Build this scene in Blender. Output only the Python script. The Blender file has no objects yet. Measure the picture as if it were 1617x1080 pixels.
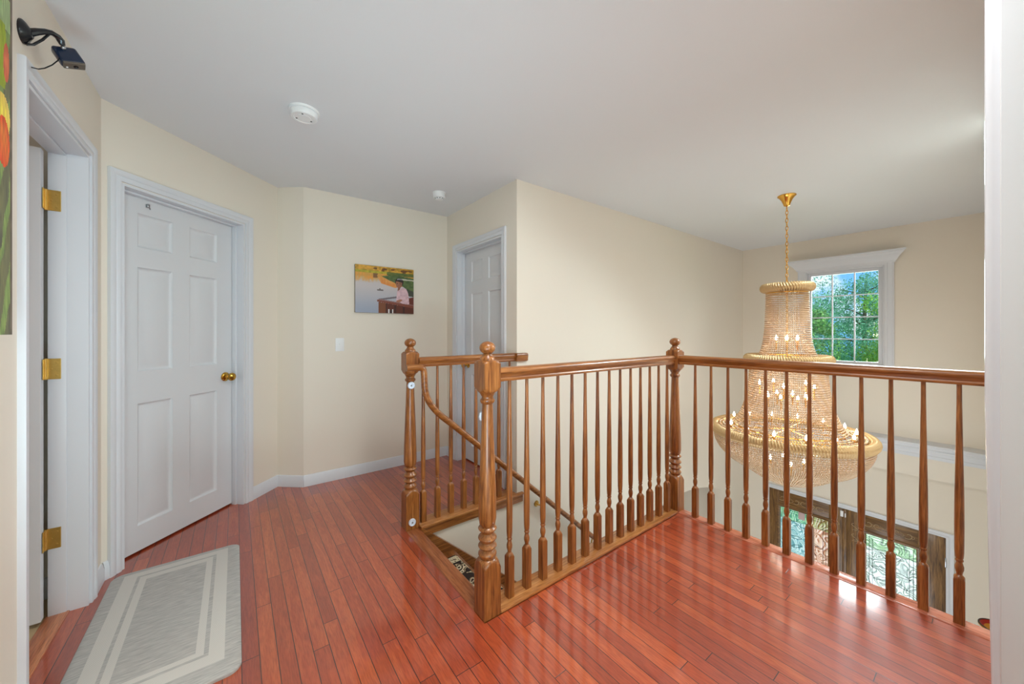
import bpy, bmesh, math, random
import numpy as np
from mathutils import Vector, Matrix

random.seed(7)
rng = np.random.default_rng(7)
PI = math.pi
scene = bpy.context.scene
COL = scene.collection

# ------------------------------------------------------------------ camera
cam_d = bpy.data.cameras.new('camera')
cam = bpy.data.objects.new('camera', cam_d)
COL.objects.link(cam)
cam_d.sensor_width = 36.0
cam_d.lens = 578.8 / 1617 * 36
cam_d.shift_y = -16 / 1617
cam_d.clip_start = 0.02
cam_d.clip_end = 200
cam.location = (0, 0, 1.27)
cam.rotation_euler = (math.radians(90), 0, -math.atan2(0.6027, 0.79798))
scene.camera = cam

# ------------------------------------------------------------------ view, world, sun, area lights
scene.view_settings.view_transform = 'Standard'
scene.view_settings.look = 'None'
scene.view_settings.exposure = 0.0
scene.view_settings.gamma = 1.0
scene.view_settings.use_curve_mapping = False
scene.cycles.use_denoising = True
scene.cycles.max_bounces = 10
scene.cycles.diffuse_bounces = 5
scene.cycles.glossy_bounces = 4
scene.cycles.transparent_max_bounces = 16
scene.cycles.caustics_reflective = False
scene.cycles.caustics_refractive = False
scene.cycles.sample_clamp_indirect = 6.0


def lin(c):
    out = []
    for v in c[:3]:
        v = v / 255.0
        out.append(v / 12.92 if v <= 0.04045 else ((v + 0.055) / 1.055) ** 2.4)
    return tuple(out) + (1.0,)


w = bpy.data.worlds.new('sky')
scene.world = w
w.use_nodes = True
nt = w.node_tree
bg = nt.nodes['Background']
tc = nt.nodes.new('ShaderNodeTexCoord')
no = nt.nodes.new('ShaderNodeTexNoise')
no.inputs['Scale'].default_value = 11.0
no.inputs['Detail'].default_value = 6.0
ra = nt.nodes.new('ShaderNodeValToRGB')
ra.color_ramp.elements[0].position = 0.46
ra.color_ramp.elements[0].color = lin((112, 176, 238))
ra.color_ramp.elements[1].position = 0.60
ra.color_ramp.elements[1].color = lin((250, 250, 252))
nt.links.new(tc.outputs['Generated'], no.inputs['Vector'])
nt.links.new(no.outputs['Fac'], ra.inputs['Fac'])
nt.links.new(ra.outputs['Color'], bg.inputs['Color'])
bg.inputs['Strength'].default_value = 1.5


def light(name, kind, loc, energy, color=(1, 1, 1), size=1.0, size_y=None, target=None, radius=0.1):
    d = bpy.data.lights.new(name, kind)
    d.energy = energy
    d.color = color
    if kind == 'AREA':
        d.size = size
        if size_y:
            d.shape = 'RECTANGLE'
            d.size_y = size_y
    elif kind == 'POINT':
        d.shadow_soft_size = radius
    o = bpy.data.objects.new(name, d)
    COL.objects.link(o)
    o.location = loc
    if target is not None:
        o.rotation_euler = (Vector(target) - Vector(loc)).to_track_quat('-Z', 'Y').to_euler()
    return o


sun = light('sun', 'SUN', (8, -10, 20), 7.0, (1.0, 0.96, 0.88), target=(8 + 1.0, -10 + 8.0, 20 - 7.5))
sun.data.angle = math.radians(1.0)
# daylight through the upper foyer window; area lights after it are added unseen fills
light('daylight_window', 'AREA', (6.32, 1.15, 1.52), 20, (0.88, 0.95, 1.0), 0.95, 1.15, target=(1.8, 0.7, 0.0)).data.spread = math.radians(100)
light('room_fill', 'AREA', (0.10, -2.6, 1.35), 58, (0.76, 1.0, 1.0), 1.9, 1.6, target=(0.42, 2.0, 1.4))  # added soft fill behind the camera, shining through the doorway
light('hall_ceiling_fill', 'AREA', (-0.10, 0.15, 0.50), 10.5, (0.60, 0.88, 1.0), 0.6, 0.6, target=(0.75, 2.4, 2.46)).data.spread = math.radians(110)  # added low fill aimed up to brighten the hall ceiling
light('foyer_wall_fill', 'AREA', (4.3, 0.12, 0.5), 8, (0.86, 0.93, 1.0), 2.4, 2.0, target=(4.3, 3.0, 0.6))  # added fill in front of the right wall, brightens the long wall
light('foyer_up_fill', 'AREA', (3.3, 0.6, -1.3), 2.0, (0.5, 0.8, 1.0), 1.2, 1.0, target=(3.1, 0.8, 2.46))  # added upward fill for the foyer ceiling
light('foyer_high_fill', 'AREA', (3.5, 0.35, 2.42), 52, (0.76, 0.94, 1.0), 0.9, 0.6, target=(1.8, 0.7, 0.0)).data.spread = math.radians(120)  # added fill under the ceiling, brightens the landing floor
light('foyer_fill', 'AREA', (2.62, 0.75, -0.75), 13, (0.84, 0.96, 1.0), 1.0, 0.6, target=(5.9, 0.8, -0.1))
light('hall_fill', 'AREA', (0.80, 0.58, 2.43), 26, (0.93, 0.94, 0.94), 0.45, 0.45, target=(0.95, 0.66, 0))  # added hall fill from above, out of view, no fixture there
light('lower_hall_fill', 'AREA', (3.9, 1.1, -2.5), 18, (0.85, 0.92, 1.0), 1.2, 1.2, target=(5.4, 1.2, -0.9))  # added unseen fill towards the front door wall
light('bedroom_fill', 'AREA', (-1.7, 1.0, 1.6), 5, (1, 0.98, 0.94), 1.0, 1.0, target=(-0.9, 2.5, 1.0))  # added unseen fill for the jamb and the open leaf

# ------------------------------------------------------------------ materials
MATS = {}


def new_mat(name):
    m = bpy.data.materials.new(name)
    m.use_nodes = True
    MATS[name] = m
    return m, m.node_tree, m.node_tree.nodes['Principled BSDF']


def N(nt, t, **kw):
    n = nt.nodes.new(t)
    for k, v in kw.items():
        if hasattr(n, k):
            setattr(n, k, v)
        else:
            n.inputs[k].default_value = v
    return n


def plain(name, rgb, rough=0.5, metal=0.0, bump=0.0, bscale=200.0, coat=0.0, emit=None, estr=0.0, spec=0.5, var=0.0, vscale=3.0):
    m, nt, b = new_mat(name)
    b.inputs['Base Color'].default_value = lin(rgb)
    b.inputs['Roughness'].default_value = rough
    b.inputs['Metallic'].default_value = metal
    b.inputs['Coat Weight'].default_value = coat
    b.inputs['Specular IOR Level'].default_value = spec
    if emit:
        b.inputs['Emission Color'].default_value = lin(emit)
        b.inputs['Emission Strength'].default_value = estr
    tc = N(nt, 'ShaderNodeTexCoord')
    if bump > 0:
        n = N(nt, 'ShaderNodeTexNoise')
        n.inputs['Scale'].default_value = bscale
        n.inputs['Detail'].default_value = 3
        bp = N(nt, 'ShaderNodeBump')
        bp.inputs['Strength'].default_value = bump
        bp.inputs['Distance'].default_value = 0.002
        nt.links.new(tc.outputs['Object'], n.inputs['Vector'])
        nt.links.new(n.outputs['Fac'], bp.inputs['Height'])
        nt.links.new(bp.outputs['Normal'], b.inputs['Normal'])
    if var > 0:
        n = N(nt, 'ShaderNodeTexNoise')
        n.inputs['Scale'].default_value = vscale
        n.inputs['Detail'].default_value = 4
        mx = N(nt, 'ShaderNodeMix', data_type='RGBA')
        c = lin(rgb)
        mx.inputs['A'].default_value = tuple(v * (1 - var) for v in c[:3]) + (1,)
        mx.inputs['B'].default_value = tuple(min(1, v * (1 + var)) for v in c[:3]) + (1,)
        nt.links.new(tc.outputs['Object'], n.inputs['Vector'])
        nt.links.new(n.outputs['Fac'], mx.inputs['Factor'])
        nt.links.new(mx.outputs['Result'], b.inputs['Base Color'])
    return m


def oak(name, axis, dark=(108, 58, 22), mid=(150, 90, 40), light_=(182, 120, 62), rough=0.34):
    """varnished oak: long grain along axis"""
    m, nt, b = new_mat(name)
    tc = N(nt, 'ShaderNodeTexCoord')
    oi = N(nt, 'ShaderNodeObjectInfo')
    off = N(nt, 'ShaderNodeVectorMath', operation='SCALE')
    comb = N(nt, 'ShaderNodeCombineXYZ')
    nt.links.new(oi.outputs['Random'], comb.inputs['X'])
    nt.links.new(oi.outputs['Random'], comb.inputs['Y'])
    nt.links.new(oi.outputs['Random'], comb.inputs['Z'])
    nt.links.new(comb.outputs['Vector'], off.inputs[0])
    off.inputs['Scale'].default_value = 37.0
    ad = N(nt, 'ShaderNodeVectorMath', operation='ADD')
    nt.links.new(tc.outputs['Object'], ad.inputs[0])
    nt.links.new(off.outputs['Vector'], ad.inputs[1])
    mp = N(nt, 'ShaderNodeMapping')
    s = [1.0, 1.0, 1.0]
    s['XYZ'.index(axis)] = 0.055
    mp.inputs['Scale'].default_value = s
    nt.links.new(ad.outputs['Vector'], mp.inputs['Vector'])
    n1 = N(nt, 'ShaderNodeTexNoise')
    n1.inputs['Scale'].default_value = 62
    n1.inputs['Detail'].default_value = 6
    n1.inputs['Distortion'].default_value = 0.9
    n2 = N(nt, 'ShaderNodeTexNoise')
    n2.inputs['Scale'].default_value = 320
    n2.inputs['Detail'].default_value = 2
    nt.links.new(mp.outputs['Vector'], n1.inputs['Vector'])
    nt.links.new(mp.outputs['Vector'], n2.inputs['Vector'])
    r = N(nt, 'ShaderNodeValToRGB')
    r.color_ramp.elements[0].position = 0.3
    r.color_ramp.elements[0].color = lin(dark)
    r.color_ramp.elements[1].position = 0.72
    r.color_ramp.elements[1].color = lin(light_)
    e = r.color_ramp.elements.new(0.5)
    e.color = lin(mid)
    nt.links.new(n1.outputs['Fac'], r.inputs['Fac'])
    mx = N(nt, 'ShaderNodeMix', data_type='RGBA', blend_type='MULTIPLY')
    mx.inputs['Factor'].default_value = 0.6
    r2 = N(nt, 'ShaderNodeValToRGB')
    r2.color_ramp.elements[0].position = 0.35
    r2.color_ramp.elements[0].color = (0.45, 0.4, 0.35, 1)
    r2.color_ramp.elements[1].position = 0.55
    r2.color_ramp.elements[1].color = (1, 1, 1, 1)
    nt.links.new(n2.outputs['Fac'], r2.inputs['Fac'])
    nt.links.new(r.outputs['Color'], mx.inputs['A'])
    nt.links.new(r2.outputs['Color'], mx.inputs['B'])
    nt.links.new(mx.outputs['Result'], b.inputs['Base Color'])
    b.inputs['Roughness'].default_value = rough
    b.inputs['Coat Weight'].default_value = 0.22
    b.inputs['Coat Roughness'].default_value = 0.12
    bp = N(nt, 'ShaderNodeBump')
    bp.inputs['Strength'].default_value = 0.12
    bp.inputs['Distance'].default_value = 0.001
    nt.links.new(n2.outputs['Fac'], bp.inputs['Height'])
    nt.links.new(bp.outputs['Normal'], b.inputs['Normal'])
    return m


def mathn(nt, op, a, b=None, c=None):
    n = nt.nodes.new('ShaderNodeMath')
    n.operation = op
    for i, v in enumerate((a, b, c)):
        if v is None:
            continue
        if isinstance(v, (int, float)):
            n.inputs[i].default_value = v
        else:
            nt.links.new(v, n.inputs[i])
    return n.outputs[0]


def hardwood():
    """strip floor: boards along Y, 57 mm wide, random lengths and tones"""
    m, nt, b = new_mat('hardwood')
    tc = N(nt, 'ShaderNodeTexCoord')
    sp = N(nt, 'ShaderNodeSeparateXYZ')
    nt.links.new(tc.outputs['Object'], sp.inputs[0])
    X, Y = sp.outputs['X'], sp.outputs['Y']
    u = mathn(nt, 'DIVIDE', mathn(nt, 'ADD', X, 20.0), 0.0572)
    row = mathn(nt, 'FLOOR', u)
    fu = mathn(nt, 'FRACT', u)
    wn = N(nt, 'ShaderNodeTexWhiteNoise', noise_dimensions='1D')
    nt.links.new(row, wn.inputs['W'])
    v = mathn(nt, 'ADD', mathn(nt, 'DIVIDE', mathn(nt, 'ADD', Y, 20.0), 0.86), mathn(nt, 'MULTIPLY', wn.outputs['Value'], 11.3))
    idx = mathn(nt, 'FLOOR', v)
    fv = mathn(nt, 'FRACT', v)
    wn2 = N(nt, 'ShaderNodeTexWhiteNoise', noise_dimensions='2D')
    cb = N(nt, 'ShaderNodeCombineXYZ')
    nt.links.new(row, cb.inputs['X'])
    nt.links.new(idx, cb.inputs['Y'])
    nt.links.new(cb.outputs[0], wn2.inputs['Vector'])
    tone = wn2.outputs['Value']
    # gaps
    du = mathn(nt, 'MULTIPLY', mathn(nt, 'MINIMUM', fu, mathn(nt, 'SUBTRACT', 1.0, fu)), 0.0572)
    dv = mathn(nt, 'MULTIPLY', mathn(nt, 'MINIMUM', fv, mathn(nt, 'SUBTRACT', 1.0, fv)), 0.86)
    gap = mathn(nt, 'LESS_THAN', mathn(nt, 'MINIMUM', du, dv), 0.0014)
    # grain
    gv = N(nt, 'ShaderNodeCombineXYZ')
    nt.links.new(mathn(nt, 'ADD', X, mathn(nt, 'MULTIPLY', tone, 13.0)), gv.inputs['X'])
    nt.links.new(mathn(nt, 'ADD', mathn(nt, 'MULTIPLY', Y, 0.09), mathn(nt, 'MULTIPLY', tone, 7.0)), gv.inputs['Y'])
    n1 = N(nt, 'ShaderNodeTexNoise')
    n1.inputs['Scale'].default_value = 34
    n1.inputs['Detail'].default_value = 5
    n1.inputs['Distortion'].default_value = 2.0
    nt.links.new(gv.outputs[0], n1.inputs['Vector'])
    n2 = N(nt, 'ShaderNodeTexNoise')
    n2.inputs['Scale'].default_value = 240
    n2.inputs['Detail'].default_value = 2
    nt.links.new(gv.outputs[0], n2.inputs['Vector'])
    r = N(nt, 'ShaderNodeValToRGB')
    r.color_ramp.elements[0].position = 0.0
    r.color_ramp.elements[0].color = lin((144, 52, 24))
    r.color_ramp.elements[1].position = 1.0
    r.color_ramp.elements[1].color = lin((198, 92, 46))
    e = r.color_ramp.elements.new(0.5)
    e.color = lin((172, 68, 33))
    mixv = mathn(nt, 'ADD', mathn(nt, 'MULTIPLY', tone, 0.62), mathn(nt, 'MULTIPLY', mathn(nt, 'SUBTRACT', n1.outputs['Fac'], 0.34), 1.2))
    nt.links.new(mixv, r.inputs['Fac'])
    r2 = N(nt, 'ShaderNodeValToRGB')
    r2.color_ramp.elements[0].position = 0.38
    r2.color_ramp.elements[0].color = (0.62, 0.55, 0.5, 1)
    r2.color_ramp.elements[1].position = 0.56
    r2.color_ramp.elements[1].color = (1, 1, 1, 1)
    nt.links.new(n2.outputs['Fac'], r2.inputs['Fac'])
    mx = N(nt, 'ShaderNodeMix', data_type='RGBA', blend_type='MULTIPLY')
    mx.inputs['Factor'].default_value = 0.5
    nt.links.new(r.outputs['Color'], mx.inputs['A'])
    nt.links.new(r2.outputs['Color'], mx.inputs['B'])
    mg = N(nt, 'ShaderNodeMix', data_type='RGBA')
    nt.links.new(gap, mg.inputs['Factor'])
    nt.links.new(mx.outputs['Result'], mg.inputs['A'])
    mg.inputs['B'].default_value = lin((48, 14, 10))
    nt.links.new(mg.outputs['Result'], b.inputs['Base Color'])
    b.inputs['Roughness'].default_value = 0.40
    b.inputs['IOR'].default_value = 1.5
    b.inputs['Coat Weight'].default_value = 0.9
    b.inputs['Coat IOR'].default_value = 1.8
    b.inputs['Coat Roughness'].default_value = 0.11
    h = mathn(nt, 'ADD', mathn(nt, 'MULTIPLY', gap, -1.0), mathn(nt, 'MULTIPLY', n2.outputs['Fac'], 0.12))
    h = mathn(nt, 'ADD', h, mathn(nt, 'MULTIPLY', tone, 0.10))
    bp = N(nt, 'ShaderNodeBump')
    bp.inputs['Strength'].default_value = 0.35
    bp.inputs['Distance'].default_value = 0.0012
    nt.links.new(h, bp.inputs['Height'])
    nt.links.new(bp.outputs['Normal'], b.inputs['Normal'])
    nt.links.new(bp.outputs['Normal'], b.inputs['Coat Normal'])
    return m


M_wall = plain('wall_paint', (232, 223, 209), 0.6, bump=0.10, bscale=260, spec=0.3)
M_ceil = plain('ceiling_paint', (228, 230, 233), 0.8, bump=0.1, bscale=200, spec=0.2)
M_trim = plain('trim_paint', (218, 220, 225), 0.35, spec=0.5)
M_door = plain('door_paint', (216, 217, 220), 0.42, bump=0.05, bscale=400)
M_jamb = plain('gloss_trim_paint', (208, 210, 214), 0.18, spec=0.6)
M_floor = hardwood()
M_oakX = oak('oak_x', 'X')
M_oakY = oak('oak_y', 'Y')
M_oakZ = oak('oak_z', 'Z')
M_shoe = oak('oak_shoe', 'X', (150, 92, 44), (184, 120, 64), (205, 146, 88))
M_redY = oak('red_border', 'Y', (164, 84, 60), (194, 112, 84), (212, 134, 104), 0.22)
M_brass = plain('brass', (205, 160, 70), 0.18, 1.0)
M_brass2 = plain('antique_brass', (218, 182, 104), 0.36, 1.0, var=0.15, vscale=60)
M_gold = plain('chandelier_gold', (232, 178, 84), 0.16, 1.0)
M_plastic = plain('white_plastic', (236, 237, 238), 0.35)
M_black = plain('black_plastic', (20, 20, 24), 0.25)
M_navy = plain('camera_top', (28, 40, 62), 0.12)
M_camface = plain('camera_face', (92, 82, 72), 0.4)
M_steel = plain('steel', (170, 172, 175), 0.3, 1.0)
M_dark = plain('dark_gap', (30, 26, 24), 0.8)
M_tanfloor = plain('tan_carpet', (214, 190, 150), 0.9, bump=0.4, bscale=300)
M_thresh = oak('threshold_wood', 'Y', (176, 96, 60), (196, 118, 76), (214, 138, 92))


def obj(name, bm_or_mesh, mat, parent=None, smooth=True, loc=None, rot=None, angle=35):
    if isinstance(bm_or_mesh, bmesh.types.BMesh):
        bm = bm_or_mesh
        bm.normal_update()
        if smooth:
            for f in bm.faces:
                f.smooth = True
            for e in bm.edges:
                if len(e.link_faces) == 2 and e.calc_face_angle(0) > math.radians(angle):
                    e.smooth = False
        me = bpy.data.meshes.new(name)
        bm.to_mesh(me)
        bm.free()
    else:
        me = bm_or_mesh
    if mat is not None:
        if isinstance(mat, (list, tuple)):
            for q in mat:
                me.materials.append(q)
        else:
            me.materials.append(mat)
    o = bpy.data.objects.new(name, me)
    COL.objects.link(o)
    if loc:
        o.location = loc
    if rot:
        o.rotation_euler = rot
    if parent is not None:
        o.parent = parent
    return o


def tag(o, label=None, cat=None, group=None, kind=None):
    if label:
        o['label'] = label
    if cat:
        o['category'] = cat
    if group:
        o['group'] = group
    if kind:
        o['kind'] = kind
    return o


def thing(name, label, cat, loc=(0, 0, 0), rz=0.0, group=None):
    o = bpy.data.objects.new(name, None)
    o.empty_display_size = 0.1
    COL.objects.link(o)
    o.location = loc
    o.rotation_euler = (0, 0, rz)
    return tag(o, label, cat, group)


def copy_tree(o, parent=None):
    c = o.copy()
    COL.objects.link(c)
    c.parent = parent
    for ch in list(o.children):
        copy_tree(ch, c)
    return c


def box(bm, x0, x1, y0, y1, z0, z1, mi=0):
    if x0 > x1: x0, x1 = x1, x0
    if y0 > y1: y0, y1 = y1, y0
    if z0 > z1: z0, z1 = z1, z0
    v = [bm.verts.new(p) for p in ((x0, y0, z0), (x1, y0, z0), (x1, y1, z0), (x0, y1, z0), (x0, y0, z1), (x1, y0, z1), (x1, y1, z1), (x0, y1, z1))]
    fs = []
    for f in ((0, 3, 2, 1), (4, 5, 6, 7), (0, 1, 5, 4), (1, 2, 6, 5), (2, 3, 7, 6), (3, 0, 4, 7)):
        q = bm.faces.new([v[i] for i in f])
        q.material_index = mi
        fs.append(q)
    return v, fs


def bbox(bm, x0, x1, y0, y1, z0, z1, bev=0.003, seg=2):
    """bevelled box"""
    t = bmesh.new()
    box(t, x0, x1, y0, y1, z0, z1)
    bmesh.ops.bevel(t, geom=list(t.edges), offset=bev, segments=seg, affect='EDGES', profile=0.5)
    merge(bm, t)


def merge(bm, t, mat=None):
    me = bpy.data.meshes.new('tmp')
    if mat is not None:
        bmesh.ops.transform(t, matrix=mat, verts=t.verts)
    t.to_mesh(me)
    t.free()
    bm.from_mesh(me)
    bpy.data.meshes.remove(me)


def prism(bm, pts, z0, z1, axis='Z'):
    """closed outline pts extruded between z0 and z1 along an axis"""
    def P(a, b, c):
        return {'Z': (a, b, c), 'Y': (a, c, b), 'X': (c, a, b)}[axis]
    lo = [bm.verts.new(P(a, b, z0)) for a, b in pts]
    hi = [bm.verts.new(P(a, b, z1)) for a, b in pts]
    n = len(pts)
    fs = [bm.faces.new(lo), bm.faces.new(hi)]
    for i in range(n):
        fs.append(bm.faces.new((lo[i], lo[(i + 1) % n], hi[(i + 1) % n], hi[i])))
    bmesh.ops.recalc_face_normals(bm, faces=bm.faces)
    return fs


def lathe(bm, prof, n=24, center=(0, 0), cap=True):
    """prof: (z, r) or (z, r, squareness) rings around a vertical axis"""
    rings = []
    for p in prof:
        z, r = p[0], p[1]
        sq = p[2] if len(p) > 2 else 0.0
        ring = []
        for i in range(n):
            a = 2 * PI * (i + 0.0) / n
            ca, sa = math.cos(a), math.sin(a)
            k = 1.0 / max(abs(ca), abs(sa))
            rr = r * ((1 - sq) + sq * k)
            if len(p) > 3:
                rr = min(rr, p[3])
            ring.append(bm.verts.new((center[0] + rr * ca, center[1] + rr * sa, z)))
        rings.append(ring)
    for a, b in zip(rings, rings[1:]):
        for i in range(n):
            bm.faces.new((a[i], a[(i + 1) % n], b[(i + 1) % n], b[i]))
    if cap:
        bm.faces.new(list(reversed(rings[0])))
        bm.faces.new(rings[-1])
    return rings


def tube(bm, pts, r, n=8, closed=False, squash=None):
    pts = [Vector(p) for p in pts]
    m = len(pts)
    rings = []
    up = Vector((0, 0, 1))
    prev = None
    for i, p in enumerate(pts):
        if closed:
            t = (pts[(i + 1) % m] - pts[i - 1]).normalized()
        else:
            t = (pts[min(i + 1, m - 1)] - pts[max(i - 1, 0)]).normalized()
        if prev is None:
            ref = up if abs(t.dot(up)) < 0.95 else Vector((1, 0, 0))
            a = (ref - t * ref.dot(t)).normalized()
        else:
            a = (prev - t * prev.dot(t))
            a = a.normalized() if a.length > 1e-6 else Vector((1, 0, 0))
        prev = a
        b = t.cross(a)
        rr = r[i] if isinstance(r, (list, tuple)) else r
        ring = []
        for k in range(n):
            an = 2 * PI * k / n
            ring.append(bm.verts.new(p + a * (rr * math.cos(an)) + b * (rr * math.sin(an))))
        rings.append(ring)
    rng_ = range(m) if closed else range(m - 1)
    for i in rng_:
        A, B = rings[i], rings[(i + 1) % m]
        for k in range(n):
            bm.faces.new((A[k], A[(k + 1) % n], B[(k + 1) % n], B[k]))
    if not closed:
        bm.faces.new(list(reversed(rings[0])))
        bm.faces.new(rings[-1])


def sweep_profile(bm, path, prof):
    """path: list of 2D points (a, z) in the local wall plane (y = depth), open path with mitred corners;
    prof: list of (offset to the left of the path, depth y)."""
    m = len(path)
    rings = []
    for i in range(m):
        p = Vector(path[i])
        dirs = []
        if i > 0:
            dirs.append((p - Vector(path[i - 1])).normalized())
        if i < m - 1:
            dirs.append((Vector(path[i + 1]) - p).normalized())
        ns = [Vector((-d.y, d.x)) for d in dirs]
        if len(ns) == 2:
            nn = (ns[0] + ns[1])
            nn = nn / nn.dot(ns[0])
        else:
            nn = ns[0]
        rings.append([bm.verts.new((p.x + nn.x * o, y, p.y + nn.y * o)) for o, y in prof])
    k = len(prof)
    for A, B in zip(rings, rings[1:]):
        for j in range(k):
            bm.faces.new((A[j], A[(j + 1) % k], B[(j + 1) % k], B[j]))
    bm.faces.new(list(reversed(rings[0])))
    bm.faces.new(rings[-1])
    bmesh.ops.recalc_face_normals(bm, faces=bm.faces)


# ------------------------------------------------------------------ the setting
H = 2.46
ZL = -2.98
WT = 0.12
HALL_Y = 3.43


def struct(name, bm, mat, **kw):
    o = obj(name, bm, mat, **kw)
    o['kind'] = 'structure'
    return o


# upper floor, with the stair opening left out
bm = bmesh.new()
T = 0.28
box(bm, -0.66, 0.867, -3.0, 3.9, -T, 0)
box(bm, 0.867, 2.47, -3.0, 1.345, -T, 0)
box(bm, 0.867, 1.88, 2.30, 3.60, -0.045, 0)
struct('floor', bm, M_floor, smooth=False)
# oak edge strip in front of the stairs, and the border along the open side
bm = bmesh.new()
bbox(bm, 0.867, 0.952, 1.436, 2.262, -0.028, 0.004, 0.008, 3)
struct('trim_1', bm, oak('nosing_wood', 'Y', (138, 72, 40), (172, 100, 58), (190, 120, 74)))
bm = bmesh.new()
bbox(bm, 2.474, 2.562, 0.0, 1.436, -0.03, 0.004, 0.008, 3)
struct('trim_2', bm, M_redY)
bm = bmesh.new()
box(bm, 2.466, 2.474, 0.0, 1.345, -T, -0.006)
box(bm, 2.474, 2.545, -0.1, 1.436, -T, -0.03)
struct('trim_3', bm, M_oakY, smooth=False)

# ceiling
bm = bmesh.new()
box(bm, -3.0, 6.4, -3.0, 4.6, H, H + 0.2)
struct('ceiling', bm, M_ceil, smooth=False)


def wall_box(name, x0, x1, y0, y1, z0=ZL, z1=H):
    bm = bmesh.new()
    box(bm, x0, x1, y0, y1, z0, z1)
    return struct(name, bm, M_wall, smooth=False)


def wall_local(name, length, openings, origin, ang, z0=0.0, z1=H, th=WT, mat=None):
    """wall running along local x from 0 to length, room side at y = 0, body behind it; openings (a, b, zb, zt)"""
    bm = bmesh.new()
    xs = sorted({0.0, length} | {o[0] for o in openings} | {o[1] for o in openings})
    for a, b in zip(xs, xs[1:]):
        spans = [(z0, z1)]
        for o in openings:
            if a >= o[0] - 1e-6 and b <= o[1] + 1e-6:
                spans = [(z0, o[2]), (o[3], z1)]
        for s in spans:
            if s[1] - s[0] > 1e-4:
                box(bm, a, b, 0, th, s[0], s[1])
    return struct(name, bm, mat or M_wall, smooth=False, loc=origin, rot=(0, 0, ang))


# left wall (X = -0.545): door 1 opening y 1.87..2.56
A_LEFT = math.radians(90)
wall_local('wall_left', 4.10, [(3.252, 3.905, 0.0, 2.09)], (-0.545, -1.35, 0), A_LEFT)
# diagonal wall with door 2
DX, DY = 0.278 + 0.545, 3.577 - 2.75
LEN2 = math.hypot(DX, DY)
A_DIAG = math.atan2(DY, DX)
wall_local('wall_diagonal', LEN2, [(0.088, 0.85, 0.0, 2.065)], (-0.545, 2.75, 0), A_DIAG)
# short return
sx, sy = 0.448 - 0.278, HALL_Y - 3.577
wall_local('wall_return', math.hypot(sx, sy), [], (0.278, 3.577, 0), math.atan2(sy, sx))
# back wall
wall_local('wall_back', 1.75 - 0.448 + 0.12, [], (0.448, HALL_Y, 0), 0.0)
# closet wall with door 3 (X = 1.75), local x runs towards -Y
A_EAST = math.radians(-90)
wall_local('wall_closet', HALL_Y - 2.255, [(0.21, 0.975, 0.0, 2.065)], (1.75, HALL_Y, 0), A_EAST)

# long wall Y = 2.255 with the arched opening low in the foyer, and the wall under the landing
bm = bmesh.new()
xa0, xa1 = 3.06, 5.26
def arch_z(x):
    # segmental arch
    xc, R = 4.16, 2.75
    return -0.645 - (R - math.sqrt(max(0, R * R - (x - xc) ** 2)))
box(bm, 0.867, 1.87, 2.255, 2.375, ZL, -0.05)
box(bm, 1.87, xa0, 2.255, 2.375, ZL, H)
box(bm, 1.7505, 1.87, 2.2551, 2.375, -0.05, H)
box(bm, xa1, 6.3, 2.255, 2.375, ZL, H)
NS = 40
for i in range(NS):
    a = xa0 + (xa1 - xa0) * i / NS
    b = xa0 + (xa1 - xa0) * (i + 1) / NS
    za, zb = arch_z(a), arch_z(b)
    v = [bm.verts.new(p) for p in ((a, 2.255, za), (b, 2.255, zb), (b, 2.375, zb), (a, 2.375, za), (a, 2.255, H), (b, 2.255, H), (b, 2.375, H), (a, 2.375, H))]
    for f in ((0, 3, 2, 1), (0, 1, 5, 4), (2, 3, 7, 6)):
        bm.faces.new([v[k] for k in f])
bmesh.ops.remove_doubles(bm, verts=bm.verts, dist=1e-5)
struct('wall_long', bm, M_wall, smooth=False)
# recess behind the arch
bm = bmesh.new()
box(bm, 2.9, 5.5, 3.3, 3.42, ZL, -0.3)
box(bm, 2.88, 3.0, 2.375, 3.3, ZL, -0.3)
box(bm, 5.4, 5.52, 2.375, 3.3, ZL, -0.3)
box(bm, 2.9, 5.5, 2.375, 3.42, -0.42, -0.3)
struct('wall_alcove', bm, M_wall, smooth=False)

# window wall X = 5.95 above, recessed wall X = 6.07 below
WY0, WY1, WZ0, WZ1 = 0.775, 1.515, 0.86, 2.045        # window opening in world y, z
wall_local('wall_window', 2.5, [(2.4 - WY1, 2.4 - WY0, WZ0, WZ1)], (5.95, 2.4, 0), A_EAST, z0=-0.31, th=0.16)
DY0, DY1, DZ1 = 0.32, 1.97, -0.925
wall_local('wall_entry', 2.5, [(2.4 - DY1, 2.4 - DY0, ZL, DZ1)], (6.07, 2.4, 0), A_EAST, z0=ZL, z1=-0.31, th=0.16)
# right wall of the foyer, photographer's room and shell
wall_box('wall_right', 1.0, 6.3, -0.12, -0.003)
wall_box('wall_doorway_left', -0.66, -0.52, -0.12, -0.003, 0, H)
wall_box('wall_header', -0.52, 1.0, -0.12, -0.003, 2.12, H)
wall_box('wall_room_back', -0.8, 2.5, -3.0, -2.9, 0, H)
wall_box('wall_room_right', 2.3, 2.42, -2.9, -0.12, 0, H)
wall_box('wall_room_left', -0.665, -0.545, -2.9, -1.35, 0, H)
wall_box('wall_under_landing', 2.40, 2.47, -0.1, 1.345, ZL, -T)
wall_box('wall_stair', 0.8, 2.47, 1.36, 1.436, ZL, -T)
wall_box('wall_stair_end', 0.8, 0.866, 1.436, 2.30, ZL, -T)
bm = bmesh.new()
box(bm, 0.75, 6.35, -0.1, 3.4, ZL - 0.12, ZL)
struct('floor_lower', bm, plain('entry_tile', (196, 184, 166), 0.25, var=0.08, vscale=4), smooth=False)
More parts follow.
